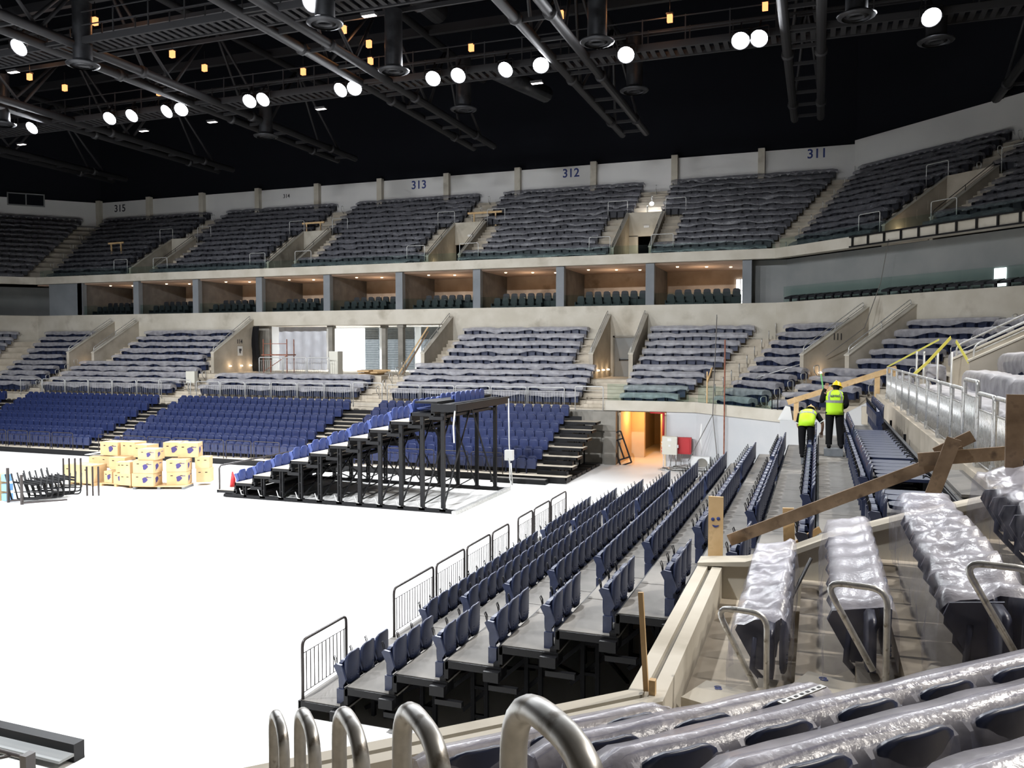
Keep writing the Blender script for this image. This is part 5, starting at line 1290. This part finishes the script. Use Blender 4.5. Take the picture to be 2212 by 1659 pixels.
# hazard tape
def tape(pts, w, label):
    mb = MB(); P_ = [Vector(p) for p in pts]
    for a, b in zip(P_[:-1], P_[1:]): mb.bar(a, b, .006, w, (0, 0, 1))
    solo('barrier_tape', mb.mesh('barrier_tape', 'yellow_tape'), label, 'tape')
tape([(2.35, 24.2, 5.3), (2.8, 25.4, 5.6), (3.5, 26.4, 6.3)], .1, 'yellow barrier tape tied to the railing and rising right')
tape([(3.6, 26.2, 6.2), (3.9, 25.2, 5.4), (4.1, 24.6, 5.0)], .1, 'yellow barrier tape falling across the taped gangway')
tape([(2.35, 33.4, 5.3), (3.3, 27.2, 6.25)], .06, 'twisted yellow tape stretched from the railing corner to the gangway')
for k, (x, y) in enumerate(((2.9, 29.0), (3.0, 28.0), (3.2, 26.6), (3.4, 25.4))):
    mb = MB(); mb.tube([(0, 0, 0), (0, 0, 1.3)], .03, 6); solo('rail_post', mb.mesh('rail_post', 'rail_white'), 'pale steel post by the taped gangway, %s from the far side' % ORD[k], 'post', (x, y, 4.6 - .45 * 0), 0, 'pale steel posts by the taped gangway')

# ================================================================== tunnel corner: cabinet, hose box, cables, pipes
t = thing('electrical_cabinet', 'cream electrical cabinet on thin legs before the tunnel corner', 'cabinet', (-6.9, 41.6, 0))
mb = MB(); mb.box(-.37, .37, -.15, .15, .7, 1.6); obj('body', mb.mesh('body', 'cream_box'), t)
mb = MB(); mb.box(-.1, .1, -.16, -.15, 1.38, 1.52); mb.box(-.05, .05, -.16, -.15, 1.1, 1.2); mb.box(.37, .43, -.1, .0, 1.05, 1.2); obj('labels', mb.mesh('labels', 'white_paint'), t)
for k, z in enumerate((.85, 1.0, 1.15, 1.3)):
    mb = MB(); mb.box(-.42, -.37, -.08, 0, z - .04, z + .04); obj('socket', mb.mesh('socket', 'red' if k < 2 else 'galv'), t)
for x in (-.33, .3):
    mb = MB(); mb.box(x, x + .04, -.1, -.05, 0, .7); obj('leg', mb.mesh('leg', 'galv'), t)
t = thing('fire_hose_box', 'red fire hose box on the wall beside the cream cabinet', 'fire hose box', (-6.25, 41.95, .72)); mb = MB(); mb.box(-.36, .36, -.2, .15, 0, .82); obj('body', mb.mesh('body', 'red'), t); mb = MB(); mb.box(-.3, .3, -.22, -.2, .06, .76); obj('door', mb.mesh('door', 'red'), t)
t = thing('air_conditioner', 'white outdoor air conditioner unit on the floor among cables', 'air conditioner', (-5.35, 41.3, 0)); mb = MB(); mb.box(-.45, .45, -.2, .2, .05, .7); obj('casing', mb.mesh('casing', 'white_paint'), t)
mb = MB(); mb.lathe([(0, 0), (.24, 0), (.26, .02)], 18); mb.xf(Matrix.Translation((.1, -.21, .38)) @ Matrix.Rotation(math.pi / 2, 4, 'X')); obj('fan_grille', mb.mesh('fan_grille', 'concrete_dark'), t)
mb = MB(); mb.tube([(-7.3, 42.0, 2.75), (-7.3, 42.0, 1.6)], .06, 8); mb.tube([(-8.0, 42.15, 2.72), (-7.3, 42.0, 2.72)], .04, 6); solo('red_pipe', mb.mesh('red_pipe', 'red'), 'red sprinkler pipe coming down above the cream cabinet', 'pipe')
mb = MB(); mb.tube([(-5.35, 42.0, .7), (-5.45, 42.0, 1.6), (-5.4, 42.02, 2.2), (-5.3, 42.05, 2.5)], .055, 8); solo('white_conduit', mb.mesh('white_conduit', 'white_paint'), 'white flexible conduit rising up the white wall', 'pipe')
mb = MB(); a = Vector((-4.15, 40.4, 0)); mb.tube([a, a + Vector((0, 0, 6.4))], .034, 8); solo('rusty_pole', mb.mesh('rusty_pole', 'rust'), 'tall thin rusty pole standing against the white wall', 'pole', (0, 0, 0))
random.seed(5)
for k in range(5):
    mb = MB(); pts = []; cx_, cy_ = -6.9 + .35 * k, 41.0
    for j in range(36): a = j * .7; r_ = .35 + .2 * math.sin(j * .5 + k) + .1 * k; pts.append((cx_ + r_ * math.cos(a), cy_ + r_ * .6 * math.sin(a), .03 + .05 * k + .03 * math.sin(j)))
    mb.tube(pts, .018, 5); solo('cable_coil', mb.mesh('cable_coil', 'rope' if k % 2 else 'galv'), 'coil of grey cable heaped on the floor by the cream cabinet', 'cable', (0, 0, 0), 0, 'cable heap by the cream cabinet')
for k in range(6):
    mb = MB(); x = -6.9 + .13 * k; mb.tube([(x, 41.55, .72), (x + .05 * (-1) ** k, 41.45, .4), (x + .1 * (-1) ** k, 41.35, .06), (x + .4, 41.1, .05)], .014, 5); solo('loose_cable', mb.mesh('loose_cable', 'rope'), 'thin cable hanging from the underside of the cream cabinet', 'cable', (0, 0, 0), 0, 'cables under the cream cabinet')
def cable(pts, label, r=.02, mat='rope'):
    mb = MB(); P_ = [Vector(p) for p in pts]; out = []
    for i in range(len(P_) - 1):
        for t_ in range(6): out.append(P_[i].lerp(P_[i + 1], t_ / 6))
    out.append(P_[-1]); mb.tube(out, r, 5); solo('hanging_cable', mb.mesh('hanging_cable', mat), label, 'cable')
cable([(-4.6, 40.9, 7.6), (-4.75, 40.9, 2.8), (-5.9, 41.0, .5)], 'dark cable hanging down left beside the rusty pole')
cable([(-4.6, 40.95, 7.5), (-4.75, 40.95, 2.8), (-4.45, 40.9, .1)], 'dark cable hanging straight down beside the rusty pole')
cable([PT('farright', -29.4, 8.05, 11.3), PT('farright', -29.7, 7.9, 9.2), PT('farright', -30.0, 7.2, 7.0), PT('farright', -30.5, 5.2, 5.6)], 'long dark cable hanging from the black lattice frame')
cable([PT('farright', -30.6, 6.8, 7.5), PT('farright', -31.0, 4.0, 5.2), PT('farright', -32.5, 2.5, 4.5)], 'pale rope sagging over the corner rows by number 111', .025, 'galv')
t = thing('steel_rack', 'black rectangular steel frame leaning in the tunnel mouth', 'frame', (-9.2, 42.0, .05)); t.rotation_euler = (0, math.radians(-20), 0)
mb = MB()
for a, b in (((-.3, 0, 0), (-.3, 0, 1.7)), ((.3, 0, 0), (.3, 0, 1.7)), ((-.3, 0, 0), (.3, 0, 0)), ((-.3, 0, 1.7), (.3, 0, 1.7)), ((-.3, 0, .3), (.3, 0, .3)), ((-.3, 0, 1.3), (.3, 0, 1.3)), ((0, 0, .3), (0, 0, 1.3))): mb.bar(a, b, .07, .07)
obj('frame_bars', mb.mesh('frame_bars', 'black'), t)

# ================================================================== things on the floor
def carton(x, y, z, w, d, h, rz, label, logo=True, holes=True):
    t = thing('cardboard_box', label, 'box', (x, y, z), rz, 'cardboard boxes stacked on the floor')
    mb = MB(); mb.box(-w / 2, w / 2, -d / 2, d / 2, 0, h); obj('carton', mb.mesh('carton', 'cardboard'), t)
    if logo:
        mb = MB(); r_ = h * .2
        blob = [(r_ * (1.05 + .22 * math.sin(3 * a + 1)) * math.cos(a), r_ * 1.1 * math.sin(a) * (1 + .15 * math.sin(2 * a))) for a in [2 * math.pi * k / 16 for k in range(16)]]
        for sx, ax in ((w / 2 + .003, 'x'),):
            mb.prism([(px_ - d * .12, pz_ + h * .5) for px_, pz_ in blob], sx - .002, sx + .002, 'x'); mb.prism([(-d * .12 - r_ * .7, h * .38), (-d * .12 - r_ * .2, h * .34), (-d * .12 - r_ * .9, h * .14)], sx - .002, sx + .002, 'x')
            mb.box(sx - .002, sx + .002, d * .12, d * .36, h * .68, h * .73)
        mb.prism([(px_ + w * .1, pz_ + h * .5) for px_, pz_ in blob], -d / 2 - .005, -d / 2 - .001, 'y'); mb.box(w * .24, w * .42, -d / 2 - .005, -d / 2 - .001, h * .68, h * .73)
        obj('printed_mark', mb.mesh('printed_mark', 'print'), t)
    if holes:
        mb = MB()
        for dx in (-.25, .22): mb.box(w * dx - .05, w * dx + .05, -d / 2 - .004, -d / 2 - .001, h * .7, h * .76)
        obj('hand_holes', mb.mesh('hand_holes', 'black'), t)
    return t
BX = [ # x, y, z, w, d, h, rz, logo
 (-26.9, 27.9, .14, .95, .75, .55, .25, 1, 'front corner, bottom'), (-26.85, 27.9, .70, .92, .75, .55, .22, 1, 'front corner, middle'), (-26.75, 28.0, 1.26, .8, .7, .45, .2, 1, 'front corner, top'),
 (-25.9, 28.7, .14, .85, .75, .55, .45, 1, 'right end, bottom'), (-25.9, 28.7, .70, .85, .75, .52, .4, 1, 'right end, second up'), (-25.9, 29.4, 1.24, .85, .75, .62, .45, 1, 'right end, topmost'), (-25.3, 29.6, .14, .6, .6, .6, .45, 0, 'right end, behind at the bottom'),
 (-25.35, 29.6, .74, .6, .6, .5, .45, 0, 'right end, behind in the middle'), (-26.7, 29.4, 1.24, .8, .75, .62, .3, 1, 'top row, second from the right'),
 (-27.75, 27.8, .14, .55, .6, .5, .1, 0, 'third stack from the right, bottom'), (-27.75, 27.8, .64, .5, .6, .5, .1, 0, 'third stack from the right, middle'),
 (-28.3, 28.0, .14, .55, .6, .5, .1, 1, 'fourth stack from the right, bottom'), (-28.2, 28.0, .66, .6, .6, .42, .5, 1, 'fourth stack from the right, tilted on top'), (-28.95, 28.1, .14, .5, .6, .5, -.1, 1, 'fifth stack from the right, bottom'),
 (-28.85, 28.5, .66, .8, .7, .55, .1, 1, 'fifth stack from the right, second up'), (-27.9, 28.9, 1.2, .75, .7, .55, 0, 0, 'top row, third from the right'), (-28.8, 29.1, 1.22, .8, .7, .6, 0, 0, 'top row, fourth from the right'), (-29.75, 29.0, 1.2, 1.0, .75, .6, 0, 1, 'top row, leftmost'),
 (-29.7, 28.9, .66, 1.0, .8, .5, .05, 0, 'left side, under the top row'), (-29.0, 29.0, .14, 1.0, .8, .5, 0, 0, 'middle of the back, bottom'), (-30.2, 27.9, .14, 1.35, .8, .75, -.05, 0, 'large plain one at the front left'),
 (-31.2, 28.9, .14, .8, .7, .55, .3, 0, 'left end, behind the large one'), (-30.9, 29.4, .7, .9, .8, .35, .2, 0, 'left end, with an open top'), (-31.9, 28.8, .0, .7, .7, .7, .1, 0, 'leftmost on the floor')]
for x, y, z, w, d, h, a, lg, nm in BX: carton(x, y, z, w, d, h, a, 'cardboard box of the floor stack, %s' % nm, bool(lg))
mb = MB(); mb.box(-.45, .45, -.4, .4, 0, .02); mb.prism([(-.5, 0), (.3, .1), (.3, .12), (-.5, .02)], -.4, .4, 'y'); solo('plastic_sheeting', mb.mesh('plastic_sheeting', 'white_paint'), 'white sheet lying over the boxes at the left end', 'sheet', (-31.3, 29.6, 1.08), .2)
for k, (x, y, w, a) in enumerate(((-26.4, 28.3, 2.2, .35), (-28.5, 28.2, 1.7, .05), (-30.2, 28.0, 1.5, -.05))):
    t = thing('pallet', 'low pallet under the boxes, %s from the right' % ORD[k], 'pallet', (x, y, 0), a, 'pallets under the boxes')
    for j in range(3): mb = MB(); mb.box(-w / 2 + j * (w - .12) / 2, -w / 2 + j * (w - .12) / 2 + .12, -.5, .5, 0, .1); obj('block', mb.mesh('block', 'greybox' if k == 0 else 'wood'), t)
    mb = MB(); mb.box(-w / 2, w / 2, -.5, .5, .1, .135); obj('slats', mb.mesh('slats', 'wood'), t)
# pile of folded black rail frames
random.seed(3)
fr = None
for k in range(12):
    mb = MB(); mb.tube(rounded([(0, 0, 0), (.2, 0, .0), (1.2, 0, .05), (1.25, 0, .9)], .15), .03, 6); mb.tube([(.1, 0, .3), (1.2, 0, .3)], .02, 5); mb.tube([(.1, 0, .7), (1.0, 0, .6)], .04, 5); mb.tube([(.0, 0, 0), (-.25, 0, 1.0)], .03, 6); mb.tube([(.5, 0, .02), (.2, 0, .8)], .025, 5)
    solo('black_rail_frame', mb.mesh('black_rail_frame', 'black'), 'black tubular rail frame leaning in the pile left of the boxes', 'frame', (-29.5 + .12 * (k % 5), 23.6 + .16 * k, .08 + .02 * (k % 3)), .25, 'pile of black rail frames')
for k, (x, y) in enumerate(((-29.5, 23.45), (-28.6, 23.3))):
    mb = MB(); mb.box(-.04, .04, -.04, .04, 0, 1.15 if k else 1.35); mb.bar((0, 0, .06), (1.3, .9, .12), .06, .06); solo('rack_post', mb.mesh('rack_post', 'rail_black'), 'dark upright of the rail frame pile, %s one' % ('left' if k == 0 else 'right'), 'post', (x, y, 0))
for k in range(7):
    mb = MB(); mb.box(-.02, .02, -.03, .03, 0, 1.2); solo('brown_upright', mb.mesh('brown_upright', 'rail_black'), 'short brown upright standing between the frame pile and the boxes', 'post', (-28.6 + .2 * k, 25.2 + .1 * k, .35 if k < 4 else .0), 0, 'brown uprights by the frame pile')
mb = MB(); mb.box(-.3, .25, -.25, .25, 0, 1.05); solo('yellow_box_stack', mb.mesh('yellow_box_stack', 'cardboard'), 'yellowish carton at the left edge of the picture', 'box', (-30.35, 23.75, 0))
for k in range(3):
    mb = MB(); mb.box(-.14, .14, -.14, .14, 0, .27); solo('blue_container', mb.mesh('blue_container', 'bluebin'), 'small blue container by the left edge, %s from the floor' % ORD[k], 'container', (-29.88, 23.72, .02 + .38 * k), 0)
# black platform lying on the floor, bottom left
t = thing('platform_section', 'black-framed platform section lying on the floor at bottom left', 'platform', (-10.03, 8.6, 0), math.radians(179))
mb = MB(); mb.box(0, 2.8, -.48, -.30, .0, .27); obj('edge_beam', mb.mesh('edge_beam', 'black'), t)
mb = MB(); mb.box(.0, 2.8, -.3, -.05, .10, .14); obj('step_plate', mb.mesh('step_plate', 'grey_wall'), t)
mb = MB(); mb.box(.05, 2.8, .25, 2.0, .0, .03); obj('board', mb.mesh('board', 'step'), t)
mb = MB(); mb.tube(rounded([(.15, .35, .2), (.15, .3, .32), (2.2, .25, .32), (2.5, 1.6, .2)], .2), .03, 6); mb.tube([(.5, .3, .3), (2.2, 1.7, .12)], .025, 6); mb.box(.08, .2, .25, .4, .05, .4); obj('rail_tubes', mb.mesh('rail_tubes', 'rail_black'), t)
mb = MB(); mb.box(-.6, .6, -.02, .02, 0, .01); solo('floor_strip', mb.mesh('floor_strip', 'concrete_dark'), 'thin dark strip lying alone on the white floor', 'strip', (-26.5, 21.6, 0.001), .1)
# crates the workers stand on
solo('grey_crate', (lambda m_: m_.mesh('grey_crate', 'greybox'))(MB().box(-.22, .22, -.16, .16, 0, .18)), 'grey crate under the standing worker', 'crate', (.38, 22.3, 3.31))
solo('grey_crate', (lambda m_: m_.mesh('grey_crate', 'greybox'))(MB().box(-.12, .12, -.16, .16, 0, .17)), 'small grey crate under the bending worker', 'crate', (-.27, 23.0, 2.98))
# ================================================================== the two workers
def skin_obj(name, pts, edges, radii, mat, parent, root=0, sub=2):
    me = bpy.data.meshes.new(name); me.from_pydata([tuple(p) for p in pts], edges, []); me.materials.append(M[mat])
    o = obj(name, me, parent)
    md = o.modifiers.new('skin', 'SKIN'); md.use_smooth_shade = True
    for k, v in enumerate(me.skin_vertices[0].data if me.skin_vertices else []): pass
    if not me.skin_vertices:
        bm = bmesh.new(); bm.from_mesh(me); bm.verts.layers.skin.verify(); bm.to_mesh(me); bm.free()
    for k, v in enumerate(me.skin_vertices[0].data):
        r = radii[k]; v.radius = (r, r) if not isinstance(r, tuple) else r; v.use_root = (k == root)
    sb = o.modifiers.new('sub', 'SUBSURF'); sb.levels = sub; sb.render_levels = sub
    return o
def chain(n, start=0): return [(start + i, start + i + 1) for i in range(n - 1)]
def limb_tube(name, pts, rs, mat, parent, n=12, sub=6):
    # smooth tapering sleeve / trouser leg
    P_ = [Vector(p) for p in pts]; out = []; rr = []
    for i in range(len(P_) - 1):
        for t_ in range(sub):
            u = t_ / sub; p0 = P_[max(i - 1, 0)]; p1 = P_[i]; p2 = P_[i + 1]; p3 = P_[min(i + 2, len(P_) - 1)]
            out.append(.5 * ((2 * p1) + (-p0 + p2) * u + (2 * p0 - 5 * p1 + 4 * p2 - p3) * u * u + (-p0 + 3 * p1 - 3 * p2 + p3) * u ** 3)); rr.append(rs[i] * (1 - u) + rs[i + 1] * u)
    out.append(P_[-1]); rr.append(rs[-1])
    mb = MB(); mb.tube(out, rr, n)
    return mb
def torso_mesh(rings, n=20):
    # rings: (centre, half width, half depth, up vector tilt) stacked
    mb = MB(); mb.sm = True; vs = []
    for (c, hw, hd, ang) in rings:
        for k in range(n):
            a = 2 * math.pi * k / n; ca, sa = math.cos(a), math.sin(a)
            x = hw * math.copysign(abs(ca) ** .8, ca); y = hd * math.copysign(abs(sa) ** .9, sa)
            vs.append((c[0] + x, c[1] + y * math.cos(ang), c[2] - y * math.sin(ang)))
    R_ = len(rings); fs = [(r * n + k, r * n + (k + 1) % n, (r + 1) * n + (k + 1) % n, (r + 1) * n + k) for r in range(R_ - 1) for k in range(n)]
    fs += [tuple(range(n))[::-1], tuple((R_ - 1) * n + k for k in range(n))]
    mb.add(vs, fs); return mb
def hand(parent, wrist, direction, side, mat='skin'):
    d = Vector(direction).normalized(); s_ = Vector((1, 0, 0)) * side; s_ = (s_ - d * s_.dot(d)).normalized(); nrm = d.cross(s_)
    w = Vector(wrist); mb = MB()
    palm = [w - s_ * .03, w + s_ * .03, w + s_ * .042 + d * .09, w - s_ * .042 + d * .09]
    mb.hexa([p - nrm * .013 for p in palm] + [p + nrm * .013 for p in palm])
    for k, L in enumerate((.07, .078, .074, .058)):
        b = w + s_ * (-.033 + .022 * k) + d * .088
        mb.tube([b, b + d * L * .45 + nrm * .008, b + d * L * .8 + nrm * .028, b + d * L * .85 + nrm * .05], [.0095, .009, .008, .007], 7)
    b = w - s_ * .03 + d * .03; mb.tube([b, b - s_ * .025 + d * .03 + nrm * .01, b - s_ * .028 + d * .06 + nrm * .025], [.012, .010, .008], 7)
    return mb

def head(parent, c, tilt, yaw=0):
    # head with a face, ears and hair; c = centre, tilt = forward pitch
    mb = MB(); mb.sm = True; n = 16; prof = [(-.125, .02, .0), (-.11, .05, .02), (-.085, .066, .012), (-.05, .073, .004), (0, .077, 0), (.045, .079, -.004), (.085, .07, -.008), (.11, .05, -.01), (.125, .018, -.01)]
    vs = [(r * .92 * math.cos(2 * math.pi * k / n), off + r * 1.18 * math.sin(2 * math.pi * k / n), z) for z, r, off in prof for k in range(n)]
    fs = [(i * n + k, i * n + (k + 1) % n, (i + 1) * n + (k + 1) % n, (i + 1) * n + k) for i in range(len(prof) - 1) for k in range(n)] + [tuple(range(n))[::-1], tuple((len(prof) - 1) * n + k for k in range(n))]
    mb.add(vs, fs)
    mb.prism([(.085, -.02), (.112, -.035), (.088, .02)], -.012, .012, 'x')      # nose
    for sx in (-1, 1): mb.tube([(sx * .072, -.005, -.03), (sx * .084, -.012, 0), (sx * .072, -.005, .03)], .011, 6)
    mb.tube([(0, 0, -.2), (0, 0.0, -.09)], .052, 12)
    face = MB()
    for sx in (-1, 1): face.lathe([(0, .0), (.012, 0)], 8, (0, 0, 0)); face.v[-16:] = [(v[0] + sx * .03, .0885, v[1] + .01) for v in face.v[-16:]]
    face.box(-.025, .025, .083, .088, -.062, -.056)
    hair = MB(); hair.sm = True; n = 16; pr = [(-.055, .066, -.03), (0, .083, -.012), (.05, .085, -.008), (.09, .075, -.008), (.125, .03, -.008)]
    hair.add([(r * .95 * math.cos(2 * math.pi * k / n), off + min(.03, r * 1.2 * math.sin(2 * math.pi * k / n)), z) for z, r, off in pr for k in range(n)], [(i * n + k, i * n + (k + 1) % n, (i + 1) * n + (k + 1) % n, (i + 1) * n + k) for i in range(4) for k in range(n)])
    mt = Matrix.Translation(Vector(c)) @ Matrix.Rotation(yaw, 4, 'Z') @ Matrix.Rotation(-tilt, 4, 'X')
    hel = MB(); hel.lathe([(.155, .03), (.125, .04), (.122, .075), (.105, .125), (.07, .16), (0, .172)], 20); hel.v = [(v[0] * .9, v[1] * 1.05, v[2]) for v in hel.v]
    hel.box(-.015, .015, -.1, .1, .15, .175); hel.prism([(.08, .03), (.19, .025), (.19, .035), (.08, .045)], -.08, .08, 'x')
    return mb.xf(mt), face.xf(mt), hair.xf(mt), hel.xf(mt)

def worker(label, loc, rz, P):
    t = thing('person', label, 'person', loc, rz)
    hd, face, hair, hel = head(t, P['head'], P['tilt'], P.get('hyaw', 0))
    body = MB(); body.merge(hd)
    tor = torso_mesh(P['torso']); body.merge(tor)
    for side in ('L', 'R'):
        A = P['arm' + side]; body.merge(limb_tube('a', A, [.052, .043, .036, .027], None, None)); d = Vector(A[-1]) - Vector(A[-2]); body.merge(hand(t, A[-1], P.get('hd' + side, d), 1 if side == 'R' else -1))
        body.merge(limb_tube('l', P['leg' + side], [.085, .066, .052, .045], None, None))
    obj('body', body.mesh('body', 'skin'), t)
    face_o = obj('facial_features', face.mesh('facial_features', 'cloth_black'), t); obj('hair', hair.mesh('hair', 'cloth_black'), t); obj('helmet', hel.mesh('helmet', P.get('helmet', 'helmet')), t)
    tr = MB()
    for side in ('L', 'R'):
        tr.merge(limb_tube('t', P['leg' + side], [.115, .092, .078, .080], None, None, 14))
    pc, pa = P['torso'][0][0], P['torso'][0][3]
    tr.merge(torso_mesh([((pc[0], pc[1], pc[2] - .10), .15, .10, pa), ((pc[0], pc[1], pc[2]), .178, .125, pa), ((pc[0], pc[1] + .06 * math.sin(pa), pc[2] + .1), .165, .12, pa)]))
    obj('trousers', tr.mesh('trousers', 'cloth_black'), t)
    sh = torso_mesh([(c, hw * 1.05, hd_ * 1.06, a) for c, hw, hd_, a in P['torso']])
    for side in ('L', 'R'):
        A = P['arm' + side]; k = 3 if P.get('long') else 2; e = Vector(A[k - 1]) * .0 + Vector(A[k - 1])
        sh.merge(limb_tube('s', A[:k + (1 if P.get('long') else 0)], [.075, .060, .052, .045][:k + (1 if P.get('long') else 0)], None, None))
    obj('shirt', sh.mesh('shirt', 'cloth_black'), t)
    if P.get('cuffs'):
        cf = MB()
        for side in ('L', 'R'): e = Vector(P['arm' + side][1]); s_ = Vector(P['arm' + side][0]); cf.tube([s_.lerp(e, .93), s_.lerp(e, 1.02)], .068, 12)
        obj('shirt_cuffs', cf.mesh('shirt_cuffs', 'white_paint'), t)
    tor_v = P['vest']; ve = torso_mesh([(c, hw, hd_, a) for c, hw, hd_, a in tor_v])
    vo = obj('hi_vis_vest', ve.mesh('hi_vis_vest', 'hivis'), t)
    tp = MB()
    # waist band follows the vest surface; two shoulder bands run up its back
    def ringpt(r, k, n=20, out=1.02):
        (c, hw, hd_, a) = r; an = 2 * math.pi * k / n; ca, sa = math.cos(an), math.sin(an)
        x = hw * out * math.copysign(abs(ca) ** .8, ca); y = hd_ * out * math.copysign(abs(sa) ** .9, sa)
        return Vector((c[0] + x, c[1] + y * math.cos(a), c[2] - y * math.sin(a)))
    def lerpr(t_):
        f_ = t_ * (len(tor_v) - 1); i = min(int(f_), len(tor_v) - 2); u = f_ - i; A, B = tor_v[i], tor_v[i + 1]
        return (Vector(A[0]).lerp(Vector(B[0]), u), A[1] * (1 - u) + B[1] * u, A[2] * (1 - u) + B[2] * u, A[3] * (1 - u) + B[3] * u)
    for (ta, tb) in ((.42, .49),):
        ra, rb = lerpr(ta), lerpr(tb); n = 20; vs = [ringpt(ra, k) for k in range(n)] + [ringpt(rb, k) for k in range(n)]
        tp.add(vs, [(k, (k + 1) % n, n + (k + 1) % n, n + k) for k in range(n)])
    for kk in (12.5, 16.6):
        for j in range(8):
            r0, r1 = lerpr(.46 + .54 * j / 8), lerpr(.46 + .54 * (j + 1) / 8)
            tp.add([ringpt(r0, kk, out=1.025), ringpt(r0, kk + .9, out=1.025), ringpt(r1, kk + .9, out=1.025), ringpt(r1, kk, out=1.025)], [(0, 1, 2, 3)])
    obj('reflective_bands', tp.mesh('reflective_bands', 'reflect', False), vo)
    if P.get('text'):
        rr_ = lerpr(.64); tx = obj('vest_lettering', text_mesh('aintel', .105, 'print', .001), vo, (rr_[0][0] - .01, rr_[0][1] - rr_[2] * 1.0 - .022, rr_[0][2] + .0), (math.pi / 2, 0, 0))
    for side in ('L', 'R'):
        an = Vector(P['leg' + side][-1]); mb = MB(); f = P.get('foot', (0, 1)); 
        mb.sm = True; mb.tube([(an.x - f[0] * .05, an.y - f[1] * .05, an.z + .0), (an.x - f[0] * .06, an.y - f[1] * .06, an.z - .05), (an.x + f[0] * .05, an.y + f[1] * .05, an.z - .055), (an.x + f[0] * .17, an.y + f[1] * .17, an.z - .065)], [.05, .05, .048, .035], 10)
        obj('shoe', mb.mesh('shoe', 'cloth_black'), t)
    return t
# standing worker: back to the viewer, left hand up at the timber, head bent towards the right
WA = dict(head=(.04, .07, 1.50), tilt=.35, hyaw=-.4, long=True, text=True,
    torso=[((0, 0, .90), .155, .11, 0), ((0, .0, 1.02), .150, .105, 0), ((0, 0, 1.18), .175, .115, 0), ((0, .0, 1.32), .205, .115, 0), ((0, .01, 1.40), .16, .09, .1), ((.01, .03, 1.44), .075, .065, .2)],
    vest=[((0, 0, .84), .215, .155, 0), ((0, .0, .95), .205, .150, 0), ((0, 0, 1.12), .208, .15, 0), ((0, .0, 1.30), .225, .145, 0), ((0, .01, 1.40), .175, .11, .1), ((.01, .03, 1.44), .10, .08, .2)],
    armL=[(-.21, 0, 1.36), (-.30, .10, 1.17), (-.26, .22, 1.36), (-.22, .26, 1.46)], armR=[(.21, 0, 1.36), (.27, -.02, 1.10), (.20, .20, 1.0), (.14, .27, 1.0)],
    legL=[(-.11, 0, .90), (-.12, .02, .50), (-.13, -.02, .18), (-.13, -.02, .09)], legR=[(.11, 0, .90), (.13, .03, .50), (.15, -.01, .15), (.16, -.01, .09)])
worker('standing worker in yellow helmet and hi-vis vest, back turned, on a grey crate', (.40, 22.35, 3.50), .05, WA)
# bending worker: legs straight, trunk leaning forward, right arm reaching down to the seats
WB = dict(head=(.03, .50, 1.16), tilt=.9, helmet='wood', cuffs=True, foot=(0, 1),
    torso=[((0, 0, .86), .155, .12, .5), ((0, .07, .98), .150, .11, .75), ((0, .20, 1.06), .17, .12, .85), ((0, .34, 1.12), .195, .115, .9), ((0, .42, 1.13), .15, .09, .95), ((.01, .46, 1.14), .07, .06, 1.0)],
    vest=[((0, -.06, .80), .20, .15, .45), ((0, .02, .92), .20, .16, .6), ((0, .14, 1.04), .205, .155, .8), ((0, .28, 1.12), .215, .145, .9), ((0, .40, 1.15), .165, .11, .95), ((.01, .45, 1.15), .09, .07, 1.0)],
    armL=[(-.20, .36, 1.10), (-.26, .34, .84), (-.22, .46, .66), (-.20, .50, .58)], armR=[(.20, .36, 1.10), (.34, .34, .90), (.34, .46, .72), (.32, .52, .62)],
    legL=[(-.10, 0, .84), (-.11, .03, .48), (-.09, -.02, .15), (-.09, -.02, .08)], legR=[(.10, 0, .84), (.11, .04, .50), (.08, .0, .20), (.06, .0, .08)])
worker('bending worker in hi-vis vest leaning over the seat backs', (-.27, 23.0, 3.16), -.12, WB)
mb = MB(); mb.bar((.13, 22.62, 4.9), (.06, 22.7, 5.35), .02, .03); mb2 = mb.mesh('green_stick', plain('green_plastic', (.15, .45, .16), .6)); solo('green_stick', mb2, 'thin green stick held upright by the standing worker', 'stick')
